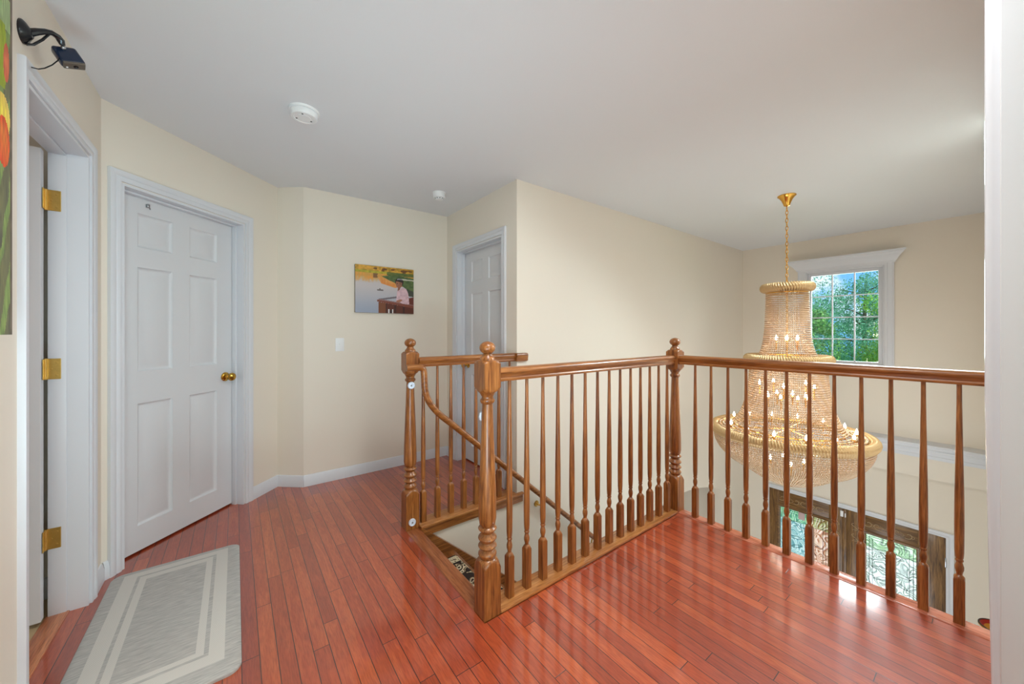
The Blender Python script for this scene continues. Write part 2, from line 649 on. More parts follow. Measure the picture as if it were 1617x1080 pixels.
# room beyond door 1
bm = bmesh.new()
box(bm, -2.7, -0.665, 0.6, 2.84, -0.1, -0.012)
struct('floor_bedroom', bm, M_tanfloor, smooth=False)
wall_box('wall_bedroom_back', -2.7, -0.665, 2.76, 2.84, 0, H)
wall_box('wall_bedroom_far', -2.8, -2.7, 0.5, 2.84, 0, H)
wall_box('wall_bedroom_front', -2.7, -0.665, 0.5, 0.6, 0, H)
bm = bmesh.new()
bbox(bm, -2.6, -0.69, 2.745, 2.76, -0.012, 0.09, 0.003)
struct('baseboard_bedroom', bm, M_trim)
bm = bmesh.new()
bbox(bm, -0.672, -0.60, 1.87, 2.56, -0.02, 0.006, 0.004)
struct('trim_4', bm, M_thresh)

# baseboards: profile (height, thickness)
BBP = [(0.0, 0.0), (-0.014, 0.0), (-0.014, 0.060), (-0.010, 0.070), (-0.009, 0.080), (-0.004, 0.090), (0.0, 0.092)]


def baseboard(name, a, b, origin, ang):
    bm = bmesh.new()
    lo = [bm.verts.new((a, y, z)) for y, z in BBP]
    hi = [bm.verts.new((b, y, z)) for y, z in BBP]
    n = len(BBP)
    bm.faces.new(lo); bm.faces.new(hi)
    for i in range(n):
        bm.faces.new((lo[i], lo[(i + 1) % n], hi[(i + 1) % n], hi[i]))
    bmesh.ops.recalc_face_normals(bm, faces=bm.faces)
    return struct(name, bm, M_trim, loc=origin, rot=(0, 0, ang))


baseboard('baseboard_left', 3.960, 4.095, (-0.545, -1.35, 0), A_LEFT)
baseboard('baseboard_left_near', 0.3, 3.15, (-0.545, -1.35, 0), A_LEFT)
baseboard('baseboard_diagonal', 0.006, 0.026, (-0.545, 2.75, 0), A_DIAG)
baseboard('baseboard_diagonal_right', 0.914, LEN2 - 0.004, (-0.545, 2.75, 0), A_DIAG)
baseboard('baseboard_return', -0.004, math.hypot(sx, sy) + 0.006, (0.278, 3.577, 0), math.atan2(sy, sx))
baseboard('baseboard_back', 0.0, 1.302, (0.448, HALL_Y, 0), 0.0)
baseboard('baseboard_closet', 0.0, 0.145, (1.75, HALL_Y, 0), A_EAST)

# casing profile: offset outwards from the opening, depth (negative = into the room)
CASP = [(0.005, 0.0), (0.005, -0.009), (0.012, -0.012), (0.026, -0.012), (0.030, -0.010), (0.034, -0.014), (0.052, -0.018), (0.060, -0.018), (0.062, -0.014), (0.062, 0.0)]


def casing_bm(a, b, z0, zt, prof=CASP, closed=False, scale=1.0):
    bm = bmesh.new()
    pr = [(o * scale, y) for o, y in prof]
    if closed:
        path = [(a, z0), (a, zt), (b, zt), (b, z0), (a, z0)]
        m = [(a, z0), (a, zt), (b, zt), (b, z0)]
        rings = []
        c = Vector(((a + b) / 2, (z0 + zt) / 2))
        for p in m:
            s = Vector((1 if p[0] > c.x else -1, 1 if p[1] > c.y else -1))
            rings.append([bm.verts.new((p[0] + s.x * o, y, p[1] + s.y * o)) for o, y in pr])
        k = len(pr)
        for i in range(4):
            A, B = rings[i], rings[(i + 1) % 4]
            for j in range(k):
                bm.faces.new((A[j], A[(j + 1) % k], B[(j + 1) % k], B[j]))
        bmesh.ops.recalc_face_normals(bm, faces=bm.faces)
    else:
        sweep_profile(bm, [(a, z0), (a, zt), (b, zt), (b, z0)], pr)
    return bm


PANELS_Z = [(0.145, 0.845), (1.03, 1.63), (1.745, 1.94)]


def door_slab_bm(w, h, th=0.035, both=True):
    """six-panel slab: local x 0..w, front face at y = 0, back at y = th, z 0..h"""
    bm = bmesh.new()
    m = 0.122
    g = (w - 2 * m - 2 * 0.213) if w > 0.7 else 0.1
    pw = (w - 2 * m - 0.105) / 2
    xs = [0, m, m + pw, w - m - pw, w - m, w]
    zs = [0]
    for a, b in PANELS_Z:
        zs += [a, b]
    zs.append(h)

    def face(y, flip):
        s = -1 if flip else 1
        for i in range(len(xs) - 1):
            for j in range(len(zs) - 1):
                x0, x1, z0, z1 = xs[i], xs[i + 1], zs[j], zs[j + 1]
                panel = i in (1, 3) and j in (1, 3, 5)
                if not panel:
                    q = [(x0, y, z0), (x1, y, z0), (x1, y, z1), (x0, y, z1)]
                    bm.faces.new([bm.verts.new(p) for p in q])
                else:
                    levels = [(0, 0), (0.003, 0.006), (0.013, 0.012), (0.018, 0.012), (0.044, 0.003), (0.048, 0.002)]
                    rings = []
                    for ins, dep in levels:
                        rings.append([bm.verts.new(p) for p in ((x0 + ins, y + s * dep, z0 + ins), (x1 - ins, y + s * dep, z0 + ins), (x1 - ins, y + s * dep, z1 - ins), (x0 + ins, y + s * dep, z1 - ins))])
                    for A, B in zip(rings, rings[1:]):
                        for k in range(4):
                            bm.faces.new((A[k], A[(k + 1) % 4], B[(k + 1) % 4], B[k]))
                    bm.faces.new(rings[-1])
    face(0.0, False)
    if both:
        face(th, True)
    for q in ([(0, 0, 0), (0, th, 0), (0, th, h), (0, 0, h)], [(w, 0, 0), (w, th, 0), (w, th, h), (w, 0, h)], [(0, 0, 0), (w, 0, 0), (w, th, 0), (0, th, 0)], [(0, 0, h), (w, 0, h), (w, th, h), (0, th, h)]):
        bm.faces.new([bm.verts.new(p) for p in q])
    bmesh.ops.remove_doubles(bm, verts=bm.verts, dist=1e-5)
    bmesh.ops.recalc_face_normals(bm, faces=bm.faces)
    return bm


def knob_bm(z=0):
    """round brass knob pointing to local -y"""
    bm = bmesh.new()
    lathe(bm, [(0, 0.032), (0.004, 0.032), (0.008, 0.026), (0.012, 0.013), (0.03, 0.011), (0.036, 0.017), (0.044, 0.026), (0.056, 0.029), (0.066, 0.025), (0.072, 0.014), (0.074, 0.002)], 24)
    bmesh.ops.transform(bm, matrix=Matrix.Rotation(math.radians(90), 4, 'X'), verts=bm.verts)
    return bm


def doorway(idx, a, b, zt, origin, ang, th=WT, slab_y=0.085, knob_side='right', label='', with_slab=True, hook=False, cscale=1.0, stop=0.011):
    """one closed door with frame: door_n > casing, jamb, stop, slab (> knob)"""
    root = thing('door_%d' % idx, None, None, origin, ang)
    root['kind'] = 'structure'
    if label:
        root['label'] = label
    obj('casing', casing_bm(a, b, 0.0, zt, scale=cscale), M_trim, root)
    bm = bmesh.new()
    box(bm, a - 0.001, a + 0.012, -0.002, th, 0, zt)
    box(bm, b - 0.012, b + 0.001, -0.002, th, 0, zt)
    box(bm, a + 0.012, b - 0.012, -0.002, th, zt - 0.012, zt + 0.001)
    obj('jamb', bm, M_trim, root)
    bm = bmesh.new()
    y0, y1 = slab_y - 0.036, slab_y - 0.002
    if slab_y < 0.03:
        y0, y1 = slab_y + 0.037, slab_y + 0.07
    if not with_slab:
        y1 = th - 0.001
    bbox(bm, a + 0.012, a + 0.012 + stop, y0, y1, 0, zt - 0.012, 0.002)
    bbox(bm, b - 0.012 - stop, b - 0.012, y0, y1, 0, zt - 0.012, 0.002)
    bbox(bm, a + 0.012 + stop, b - 0.012 - stop, y0, y1, zt - 0.024, zt - 0.0121, 0.002)
    obj('door_stop', bm, M_trim, root)
    if with_slab:
        w = b - a - 0.03
        s = obj('door_slab', door_slab_bm(w, zt - 0.030), M_door, root, loc=(a + 0.015, slab_y, 0.012))
        kx = w - 0.06 if knob_side == 'right' else 0.06
        k = obj('knob', knob_bm(), M_brass, s, loc=(kx, 0.0, 0.935))
        k['label'] = 'round polished brass knob'
        if hook:
            bm = bmesh.new()
            bbox(bm, -0.007, 0.007, -0.014, 0, 0, 0.02, 0.003)
            tube(bm, [(0, -0.012, 0.004), (0, -0.02, -0.004), (0, -0.022, -0.012)], 0.003, 8)
            obj('hook', bm, M_steel, s, loc=(0.17, 0.0, 1.985))
    return root


doorway(2, 0.088, 0.85, 2.065, (-0.545, 2.75, 0), A_DIAG, hook=True)
doorway(3, 0.21, 0.975, 2.065, (1.75, HALL_Y, 0), A_EAST, knob_side='left')
for nm, org, ang_, a_, b_ in (('light_block_two', (-0.545, 2.75, 0), A_DIAG, 0.0, 0.95), ('light_block_three', (1.75, HALL_Y, 0), A_EAST, 0.12, 1.07)):  # panels added behind both doors to keep sky light out of the gaps
    bm = bmesh.new()
    box(bm, a_, b_, 0.135, 0.18, -0.05, 2.2)
    struct(nm, bm, M_wall, smooth=False, loc=org, rot=(0, 0, ang_))
d1 = doorway(1, 3.252, 3.905, 2.09, (-0.545, -1.35, 0), A_LEFT, slab_y=0.10, with_slab=False, cscale=0.85, stop=0.006)
# opened leaf of door 1, hinged on the far jamb, standing into the room beyond
slab = obj('door_slab', door_slab_bm(0.66, 2.05), M_door, d1, loc=(3.876, 0.127, 0.015), rot=(0, 0, math.radians(91)))
for zc in (0.35, 1.105, 1.855):
    bm = bmesh.new()
    bbox(bm, -0.0030, 0.0, -0.040, 0.002, -0.046, 0.046, 0.0012, 1)
    tube(bm, [(-0.004, 0.006, -0.046), (-0.004, 0.006, 0.046)], 0.0065, 10)
    bbox(bm, -0.033, -0.004, 0.003, 0.006, -0.045, 0.045, 0.0012, 1)
    for dz in (-0.028, 0.0, 0.028):
        t = bmesh.new()
        lathe(t, [(0, 0.0045), (0.0015, 0.0035)], 10)
        merge(bm, t, Matrix.Translation((-0.0028, -0.02 + 0.008 * (1 if dz == 0 else -1), dz)) @ Matrix.Rotation(math.radians(-90), 4, 'Y'))
    obj('hinge', bm, M_brass2, d1, loc=(3.8868, 0.119, zc))

# doorway the picture is taken through: its right-hand casing and jamb
root = thing('door_4', None, None)
root['kind'] = 'structure'
bm = bmesh.new()
prof = [(1.0, -0.003), (1.0035, 0.0045), (1.006, 0.0095), (1.012, 0.0125), (1.04, 0.0135), (1.06, 0.0135), (1.064, 0.006), (1.064, -0.003)]
levels = [0.0, 0.55, 0.68, 0.90, 1.15, 1.6, H - 0.28]
rings = []
for zz in levels:
    sh = 0.0070 * min(1.25, max(0.0, (1.15 - zz) / 0.47))       # the old casing bows back near the floor
    rings.append([bm.verts.new((x, y - (sh if y > 0 else 0), zz)) for x, y in prof])
bm.faces.new(rings[0]); bm.faces.new(rings[-1])
for A_, B_ in zip(rings, rings[1:]):
    for i in range(len(prof)):
        bm.faces.new((A_[i], A_[(i + 1) % len(prof)], B_[(i + 1) % len(prof)], B_[i]))
bmesh.ops.recalc_face_normals(bm, faces=bm.faces)
obj('casing', bm, M_jamb, root, angle=50)
bm = bmesh.new()
bbox(bm, 0.985, 1.0, -0.125, -0.0032, 0.0, 2.12, 0.0015, 2)
obj('jamb', bm, M_jamb, root)

# ------------------------------------------------------------------ upper window
root = thing('window_1', None, None, (5.95, 2.4, 0), A_EAST)
root['kind'] = 'structure'
a, b = 2.4 - WY1, 2.4 - WY0
WP = [(-0.004, 0.0), (-0.004, -0.014), (0.006, -0.018), (0.018, -0.018), (0.022, -0.014), (0.060, -0.016), (0.066, -0.022), (0.074, -0.022), (0.074, 0.0)]
obj('window_casing', casing_bm(a, b, WZ0, WZ1, WP, closed=True), M_trim, root)
bm = bmesh.new()
# sloping crown header
cp = [(0.0, 2.060), (-0.024, 2.060), (-0.028, 2.078), (-0.040, 2.088), (-0.050, 2.106), (-0.078, 2.140), (-0.100, 2.158), (-0.104, 2.168), (-0.118, 2.174), (-0.120, 2.192), (0.0, 2.196)]
ringsA, ringsB = [], []
for y, z in cp:
    e = -y * 0.95
    ringsA.append(bm.verts.new((a - 0.064 - e, y, z)))
    ringsB.append(bm.verts.new((b + 0.064 + e, y, z)))
n = len(cp)
bm.faces.new(ringsA); bm.faces.new(ringsB)
for i in range(n):
    bm.faces.new((ringsA[i], ringsA[(i + 1) % n], ringsB[(i + 1) % n], ringsB[i]))
bmesh.ops.recalc_face_normals(bm, faces=bm.faces)
obj('window_crown', bm, M_trim, root)
bm = bmesh.new()
bbox(bm, a, a + 0.02, 0, 0.16, WZ0, WZ1, 0.001)
bbox(bm, b - 0.02, b, 0, 0.16, WZ0, WZ1, 0.001)
bbox(bm, a + 0.02, b - 0.02, 0, 0.16, WZ1 - 0.02, WZ1, 0.001)
bbox(bm, a + 0.02, b - 0.02, -0.01, 0.16, WZ0, WZ0 + 0.015, 0.001)
obj('window_jamb', bm, M_trim, root)
ga, gb, gz0, gz1 = 2.4 - 1.461, 2.4 - 0.837, 0.912, 1.988
bm = bmesh.new()
for x0, x1, z0, z1 in ((a + 0.02, ga, WZ0 + 0.015, WZ1 - 0.02), (gb, b - 0.02, WZ0 + 0.015, WZ1 - 0.02), (ga, gb, WZ0 + 0.015, gz0), (ga, gb, gz1, WZ1 - 0.02)):
    bbox(bm, x0, x1, 0.036, 0.075, z0, z1, 0.003)
sash = obj('window_sash', bm, M_trim, root)
bm = bmesh.new()
for i in (1, 2):
    x = ga + (gb - ga) * i / 3
    bbox(bm, x - 0.006, x + 0.006, 0.046, 0.064, gz0, gz1, 0.002)
for i in (1, 2, 3):
    z = gz0 + (gz1 - gz0) * i / 4
    bbox(bm, ga, gb, 0.0465, 0.0635, z - 0.006, z + 0.006, 0.002)
obj('muntin_grid', bm, M_trim, sash)


def glass_mat(name, tint=(1, 1, 1, 1), refl=0.06):
    m = bpy.data.materials.new(name)
    m.use_nodes = True
    nt = m.node_tree
    nt.nodes.clear()
    out = N(nt, 'ShaderNodeOutputMaterial')
    tr = N(nt, 'ShaderNodeBsdfTransparent')
    tr.inputs['Color'].default_value = tint
    gl = N(nt, 'ShaderNodeBsdfGlossy')
    gl.inputs['Roughness'].default_value = 0.02
    fr = N(nt, 'ShaderNodeFresnel')
    fr.inputs['IOR'].default_value = 1.45
    mx = N(nt, 'ShaderNodeMixShader')
    nt.links.new(fr.outputs[0], mx.inputs['Fac'])
    nt.links.new(tr.outputs[0], mx.inputs[1])
    nt.links.new(gl.outputs[0], mx.inputs[2])
    nt.links.new(mx.outputs[0], out.inputs['Surface'])
    return m


bm = bmesh.new()
box(bm, ga, gb, 0.0535, 0.0565, gz0, gz1)
obj('window_pane', bm, glass_mat('window_glass', (0.93, 0.98, 0.97, 1)), sash, smooth=False)

# belt moulding under the window, along the foyer wall
bm = bmesh.new()
bp_ = [(0.0, 0.095), (-0.016, 0.092), (-0.100, 0.070), (-0.104, 0.052), (-0.082, 0.046), (-0.070, 0.020), (-0.050, 0.004), (-0.046, -0.016), (-0.036, -0.020), (-0.030, -0.050), (-0.018, -0.062), (-0.014, -0.095), (0.0, -0.098)]
lo = [bm.verts.new((0.15, y, z)) for y, z in bp_]
hi = [bm.verts.new((2.402, y, z)) for y, z in bp_]
bm.faces.new(lo); bm.faces.new(hi)
for i in range(len(bp_)):
    bm.faces.new((lo[i], lo[(i + 1) % len(bp_)], hi[(i + 1) % len(bp_)], hi[i]))
bmesh.ops.recalc_face_normals(bm, faces=bm.faces)
struct('trim_5', bm, M_trim, loc=(5.95, 2.4, 0), rot=(0, 0, A_EAST), angle=20)

# ------------------------------------------------------------------ front double door
M_dark_oak = oak('walnut_door', 'Z', (76, 48, 20), (122, 86, 42), (158, 118, 64), 0.4)
M_dark_oakY = oak('walnut_door_rail', 'X', (76, 48, 20), (122, 86, 42), (158, 118, 64), 0.4)
M_carve = plain('carved_highlight', (178, 152, 112), 0.4)
M_came = plain('lead_came', (52, 60, 66), 0.35, 0.6)


def art_glass(name, c1, c2, c3, seed):
    m = bpy.data.materials.new(name)
    m.use_nodes = True
    nt = m.node_tree
    nt.nodes.clear()
    out = N(nt, 'ShaderNodeOutputMaterial')
    tc = N(nt, 'ShaderNodeTexCoord')
    mp = N(nt, 'ShaderNodeMapping')
    mp.inputs['Location'].default_value = (seed, 0, seed * 0.7)
    mp.inputs['Scale'].default_value = (1.6, 1, 1.3)
    nt.links.new(tc.outputs['Object'], mp.inputs['Vector'])
    nz_ = N(nt, 'ShaderNodeTexNoise')
    nz_.inputs['Scale'].default_value = 4.2
    nz_.inputs['Detail'].default_value = 1.0
    nz_.inputs['Distortion'].default_value = 0.6
    nt.links.new(mp.outputs[0], nz_.inputs['Vector'])
    wf = mathn(nt, 'ADD', mathn(nt, 'MULTIPLY', mathn(nt, 'SINE', mathn(nt, 'MULTIPLY', nz_.outputs['Fac'], 80.0)), 0.5), 0.5)
    r = N(nt, 'ShaderNodeValToRGB')
    r.color_ramp.elements[0].position = 0.1
    r.color_ramp.elements[0].color = lin(c1)
    r.color_ramp.elements[1].position = 0.9
    r.color_ramp.elements[1].color = lin(c3)
    e = r.color_ramp.elements.new(0.5)
    e.color = lin(c2)
    nt.links.new(wf, r.inputs['Fac'])
    tr = N(nt, 'ShaderNodeBsdfTransparent')
    tl = N(nt, 'ShaderNodeBsdfTranslucent')
    gl = N(nt, 'ShaderNodeBsdfGlossy')
    gl.inputs['Roughness'].default_value = 0.12
    nt.links.new(r.outputs[0], tr.inputs['Color'])
    nt.links.new(r.outputs[0], tl.inputs['Color'])
    bp = N(nt, 'ShaderNodeBump')
    bp.inputs['Strength'].default_value = 0.5
    bp.inputs['Distance'].default_value = 0.004
    nt.links.new(wf, bp.inputs['Height'])
    nt.links.new(bp.outputs[0], gl.inputs['Normal'])
    m1 = N(nt, 'ShaderNodeMixShader')
    m1.inputs['Fac'].default_value = 0.30
    nt.links.new(tr.outputs[0], m1.inputs[1])
    nt.links.new(tl.outputs[0], m1.inputs[2])
    m2 = N(nt, 'ShaderNodeMixShader')
    m2.inputs['Fac'].default_value = 0.12
    nt.links.new(m1.outputs[0], m2.inputs[1])
    nt.links.new(gl.outputs[0], m2.inputs[2])
    nt.links.new(m2.outputs[0], out.inputs['Surface'])
    return m


root = thing('door_5', None, None, (6.07, 2.4, 0), A_EAST)
root['kind'] = 'structure'
a, b = 2.4 - DY1, 2.4 - DY0
obj('casing', casing_bm(a + 0.015, b - 0.015, ZL, DZ1 - 0.015), M_trim, root)
bm = bmesh.new()
bbox(bm, a, a + 0.012, 0, 0.16, ZL, DZ1, 0.001)
bbox(bm, b - 0.012, b, 0, 0.16, ZL, DZ1, 0.001)
bbox(bm, a, b, 0.045, 0.16, DZ1 - 0.012, DZ1, 0.001)
obj('jamb', bm, M_trim, root)
mid = 2.4 - 1.15
g_glass = [art_glass('art_glass_left', (170, 204, 208), (204, 228, 230), (234, 246, 246), 3.0),
           art_glass('art_glass_right', (176, 188, 182), (232, 242, 236), (255, 255, 255), 8.0)]
M_peach_refl = art_glass('art_glass_reflection', (212, 172, 150), (234, 202, 184), (250, 230, 218), 5.0)  # reflection in the left pane, put into the glass tint
GZ1, GZ0 = -1.150, -2.60
leafs = [(a + 0.012, mid - 0.002, 2.4 - 1.838, 2.4 - 1.300, 0), (mid + 0.002, b - 0.012, 2.4 - 0.965, 2.4 - 0.535, 1)]
for x0, x1, g0, g1, k in leafs:
    leaf = obj('door_leaf', (lambda bm: ([bbox(bm, x0, g0, 0.0, 0.045, ZL + 0.01, DZ1 - 0.014, 0.003), bbox(bm, g1, x1, 0.0, 0.045, ZL + 0.01, DZ1 - 0.014, 0.003)], bm)[1])(bmesh.new()), M_dark_oak, root)
    leaf['label'] = 'carved dark wood leaf with leaded glass'
    bm = bmesh.new()
    bbox(bm, g0 - 0.001, g1 + 0.001, 0.001, 0.044, GZ1, DZ1 - 0.014, 0.003)
    bbox(bm, g0 - 0.001, g1 + 0.001, 0.001, 0.044, ZL + 0.01, GZ0, 0.003)
    # moulded frame round the glass
    fr = casing_bm(g0, g1, GZ0, GZ1, [(-0.012, 0.02), (-0.010, -0.002), (0.0, -0.010), (0.012, -0.012), (0.020, -0.006), (0.028, -0.002), (0.028, 0.02)], closed=True)
    merge(bm, fr)
    obj('door_rail', bm, M_dark_oakY, leaf)
    # carving: thin scrolls along the top rail
    bm = bmesh.new()
    zc = (GZ1 + DZ1) / 2 + 0.004
    cx = g0 + 0.03
    q = 0
    while cx < g1 - 0.02:
        s = 1 if q % 2 else -1
        pts = []
        for i in range(22):
            t = i / 21
            rr = 0.008 + 0.034 * t
            an = s * (t * 4.6) + (0.6 if s > 0 else 2.4)
            pts.append((cx + rr * math.cos(an) * 1.1, -0.002, zc + rr * math.sin(an)))
        tube(bm, pts, 0.0036, 6)
        pts = [(cx + 0.03 + 0.02 * math.sin(i * 0.5), -0.002, zc - 0.03 + i * 0.006) for i in range(9)]
        tube(bm, pts, 0.0022, 6)
        cx += 0.082
        q += 1
    for zz in (-1.17, -1.3):
        for sx_ in ((x0 + g0) / 2 if k == 1 else (x1 + g1) / 2,):
            pts = [(sx_ + 0.028 * math.sin(i * 0.55), -0.002, zz + 0.008 * i) for i in range(12)]
            tube(bm, pts, 0.0025, 6)
            pts = [(sx_ - 0.02 * math.cos(i * 0.8), -0.002, zz + 0.008 * i) for i in range(9)]
            tube(bm, pts, 0.0022, 6)
    obj('carving', bm, M_carve, leaf)
    # pane
    bm = bmesh.new()
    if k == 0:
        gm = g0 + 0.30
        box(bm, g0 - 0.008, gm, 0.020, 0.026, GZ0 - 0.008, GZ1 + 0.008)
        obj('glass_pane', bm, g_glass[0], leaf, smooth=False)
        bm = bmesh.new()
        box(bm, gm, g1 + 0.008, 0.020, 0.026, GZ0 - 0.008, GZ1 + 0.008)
        p = obj('glass_pane', bm, M_peach_refl, leaf, smooth=False)
        p['label'] = 'side of the leaded glass with a peach reflection put into its tint'
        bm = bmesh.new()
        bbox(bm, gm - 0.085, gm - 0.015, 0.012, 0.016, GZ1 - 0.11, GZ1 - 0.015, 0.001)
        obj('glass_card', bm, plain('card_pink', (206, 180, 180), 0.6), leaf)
    else:
        box(bm, g0 - 0.008, g1 + 0.008, 0.020, 0.026, GZ0 - 0.008, GZ1 + 0.008)
        obj('glass_pane', bm, g_glass[1], leaf, smooth=False)
    # leading
    bm = bmesh.new()
    y = 0.019
    def ld(pts, r=0.0024):
        tube(bm, [(p[0], y, p[1]) for p in pts], r, 5)
    w_ = g1 - g0
    for ins in (0.035, 0.065):
        ld([(g0 + ins, GZ0 + ins), (g0 + ins, GZ1 - ins)])
        ld([(g1 - ins, GZ0 + ins), (g1 - ins, GZ1 - ins)])
        ld([(g0 + ins, GZ1 - ins), (g1 - ins, GZ1 - ins)])
        ld([(g0 + ins, GZ0 + ins), (g1 - ins, GZ0 + ins)])
    for zz in (0.15, 0.30, 0.9, 1.15):
        ld([(g0 + 0.035, GZ1 - zz), (g0 + 0.065, GZ1 - zz)])
        ld([(g1 - 0.035, GZ1 - zz), (g1 - 0.065, GZ1 - zz)])
    cxm = (g0 + g1) / 2
    # stem, curls and petals in the middle of the pane
    ld([(cxm + 0.02 * math.sin(t * 5), GZ1 - 0.16 - 0.9 * t) for t in [i / 24 for i in range(25)]])
    for sgn in (-1, 1):
        ld([(g0 + 0.065 if sgn < 0 else g1 - 0.065, GZ1 - 0.15), (cxm + sgn * 0.12, GZ1 - 0.17), (cxm + sgn * 0.04, GZ1 - 0.15), (cxm + sgn * 0.03, GZ1 - 0.20)])
        for zo, ln, dr in ((0.25, 0.075, -0.06), (0.37, 0.15, 0.02), (0.47, 0.13, 0.05), (0.66, 0.15, 0.03)):
            up_, dn_ = [], []
            for i in range(13):
                t = i / 12
                bx = cxm + sgn * (0.012 + ln * t)
                bz = GZ1 - zo - dr * t
                up_.append((bx, bz + 0.020 * math.sin(t * PI)))
                dn_.append((bx, bz - 0.016 * math.sin(t * PI)))
            ld(up_); ld(dn_)
        ld([(cxm + sgn * (0.145 + (w_ / 2 - 0.21) * t), GZ1 - 0.39 - 0.02 * t) for t in (0, 1)])
    obj('lead_came', bm, M_came, leaf)
bm = bmesh.new()
bbox(bm, mid - 0.02, mid + 0.02, -0.012, 0.0, ZL + 0.02, DZ1 - 0.02, 0.003)
obj('astragal', bm, M_dark_oak, root)
bm = bmesh.new()
bbox(bm, mid - 0.035, mid - 0.006, -0.03, -0.0, -1.035, -0.965, 0.003)
bbox(bm, mid + 0.006, mid + 0.018, -0.028, -0.0, -1.035, -0.985, 0.003)
s_ = obj('door_sensor', bm, M_plastic, root)
s_['label'] = 'small white alarm contact at the top of the doors'
bm = bmesh.new()
for zc in (-1.2, -2.0, -2.8):
    bbox(bm, b - 0.018, b - 0.004, -0.012, 0.0, zc - 0.05, zc + 0.05, 0.002)
obj('hinge', bm, M_steel, root)

# ------------------------------------------------------------------ staircase
RISE, RUN = 0.1987, 0.23
st = thing('staircase', 'oak staircase going down between the two balustrades towards the foyer', 'staircase', (0.95, 1.83, 0))
NST = 14
for i in range(1, NST + 1):
    x0 = 0.0 + RUN * (i - 1)
    z = -RISE * i
    bm = bmesh.new()
    bbox(bm, x0 - 0.03, x0 + RUN + 0.002, -0.374, 0.385, z - 0.028, z, 0.010, 3)
    obj('tread', bm, M_oakY, st)
    bm = bmesh.new()
    box(bm, x0 - 0.035, x0 - 0.018, -0.374, 0.385, z, z + RISE - 0.029)
    obj('riser', bm, M_oakY, st)


def nosing_z(x):      # x measured from the stair head
    return -0.864 * x


bm = bmesh.new()
pts = [(0.0, 0.02), (-0.001, -0.26), (3.2, nosing_z(3.2) - 0.26), (3.2, nosing_z(3.2) + 0.02)]
prism(bm, pts, 0.3852, 0.4235, 'Y')
obj('skirt_board', bm, M_oakX, st)
bm = bmesh.new()
pts = [(0.0, 0.0), (-0.001, -0.26), (3.2, nosing_z(3.2) - 0.26), (3.2, nosing_z(3.2) + 0.02), (0.0, 0.0)][:4]
prism(bm, pts, -0.3835, -0.3742, 'Y')
obj('skirt_board', bm, M_oakX, st)


def runner_mat():
    m, nt, b = new_mat('runner_carpet')
    tc = N(nt, 'ShaderNodeTexCoord')
    sp = N(nt, 'ShaderNodeSeparateXYZ')
    nt.links.new(tc.outputs['Object'], sp.inputs[0])
    n = N(nt, 'ShaderNodeTexNoise')
    n.inputs['Scale'].default_value = 7.5
    n.inputs['Detail'].default_value = 1.0
    n.inputs['Distortion'].default_value = 2.0
    nt.links.new(tc.outputs['Object'], n.inputs['Vector'])
    r = N(nt, 'ShaderNodeValToRGB')
    r.color_ramp.interpolation = 'CONSTANT'
    r.color_ramp.elements[0].position = 0.0
    r.color_ramp.elements[0].color = lin((44, 30, 24))
    r.color_ramp.elements[1].position = 0.535
    r.color_ramp.elements[1].color = lin((216, 200, 168))
    for p, c in ((0.455, (196, 176, 140)), (0.485, (52, 36, 28)), (0.60, (60, 42, 32))):
        e = r.color_ramp.elements.new(p)
        e.color = lin(c)
    nt.links.new(n.outputs['Fac'], r.inputs['Fac'])
    ay = mathn(nt, 'ABSOLUTE', sp.outputs['Y'])
    brd = mathn(nt, 'GREATER_THAN', ay, 0.235)
    n2 = N(nt, 'ShaderNodeTexNoise')
    n2.inputs['Scale'].default_value = 40
    n2.inputs['Distortion'].default_value = 2
    nt.links.new(tc.outputs['Object'], n2.inputs['Vector'])
    r2 = N(nt, 'ShaderNodeValToRGB')
    r2.color_ramp.interpolation = 'CONSTANT'
    r2.color_ramp.elements[0].color = lin((222, 206, 172))
    r2.color_ramp.elements[1].position = 0.58
    r2.color_ramp.elements[1].color = lin((96, 74, 54))
    nt.links.new(n2.outputs['Fac'], r2.inputs['Fac'])
    mx = N(nt, 'ShaderNodeMix', data_type='RGBA')
    nt.links.new(brd, mx.inputs['Factor'])
    nt.links.new(r.outputs[0], mx.inputs['A'])
    nt.links.new(r2.outputs[0], mx.inputs['B'])
    edge = mathn(nt, 'GREATER_THAN', ay, 0.297)
    mx2 = N(nt, 'ShaderNodeMix', data_type='RGBA')
    nt.links.new(edge, mx2.inputs['Factor'])
    nt.links.new(mx.outputs['Result'], mx2.inputs['A'])
    mx2.inputs['B'].default_value = lin((52, 38, 30))
    nt.links.new(mx2.outputs['Result'], b.inputs['Base Color'])
    b.inputs['Roughness'].default_value = 0.95
    return m


bm = bmesh.new()
path = []
for i in range(1, NST + 1):
    x0 = RUN * (i - 1)
    z = -RISE * i
    path += [(x0 - 0.012, z + RISE - 0.036), (x0 - 0.012, z + 0.006), (x0 + RUN - 0.036, z + 0.006), (x0 + RUN - 0.026, z + 0.001), (x0 + RUN - 0.034, z - 0.030)]
for o_ in (0.0,):
    prev = None
    for (x, z) in path:
        q = [bm.verts.new((x, -0.305, z)), bm.verts.new((x, 0.305, z))]
        if prev:
            bm.faces.new((prev[0], q[0], q[1], prev[1]))
        prev = q
bmesh.ops.recalc_face_normals(bm, faces=bm.faces)
ro = obj('stair_runner', bm, runner_mat(), None, smooth=False, loc=(0.95, 1.83, 0))
sm_ = ro.modifiers.new('thick', 'SOLIDIFY')
sm_.thickness = 0.006
sm_.offset = 1
tag(ro, 'dark brown and cream floral carpet runner laid down the oak stairs', 'stair carpet')

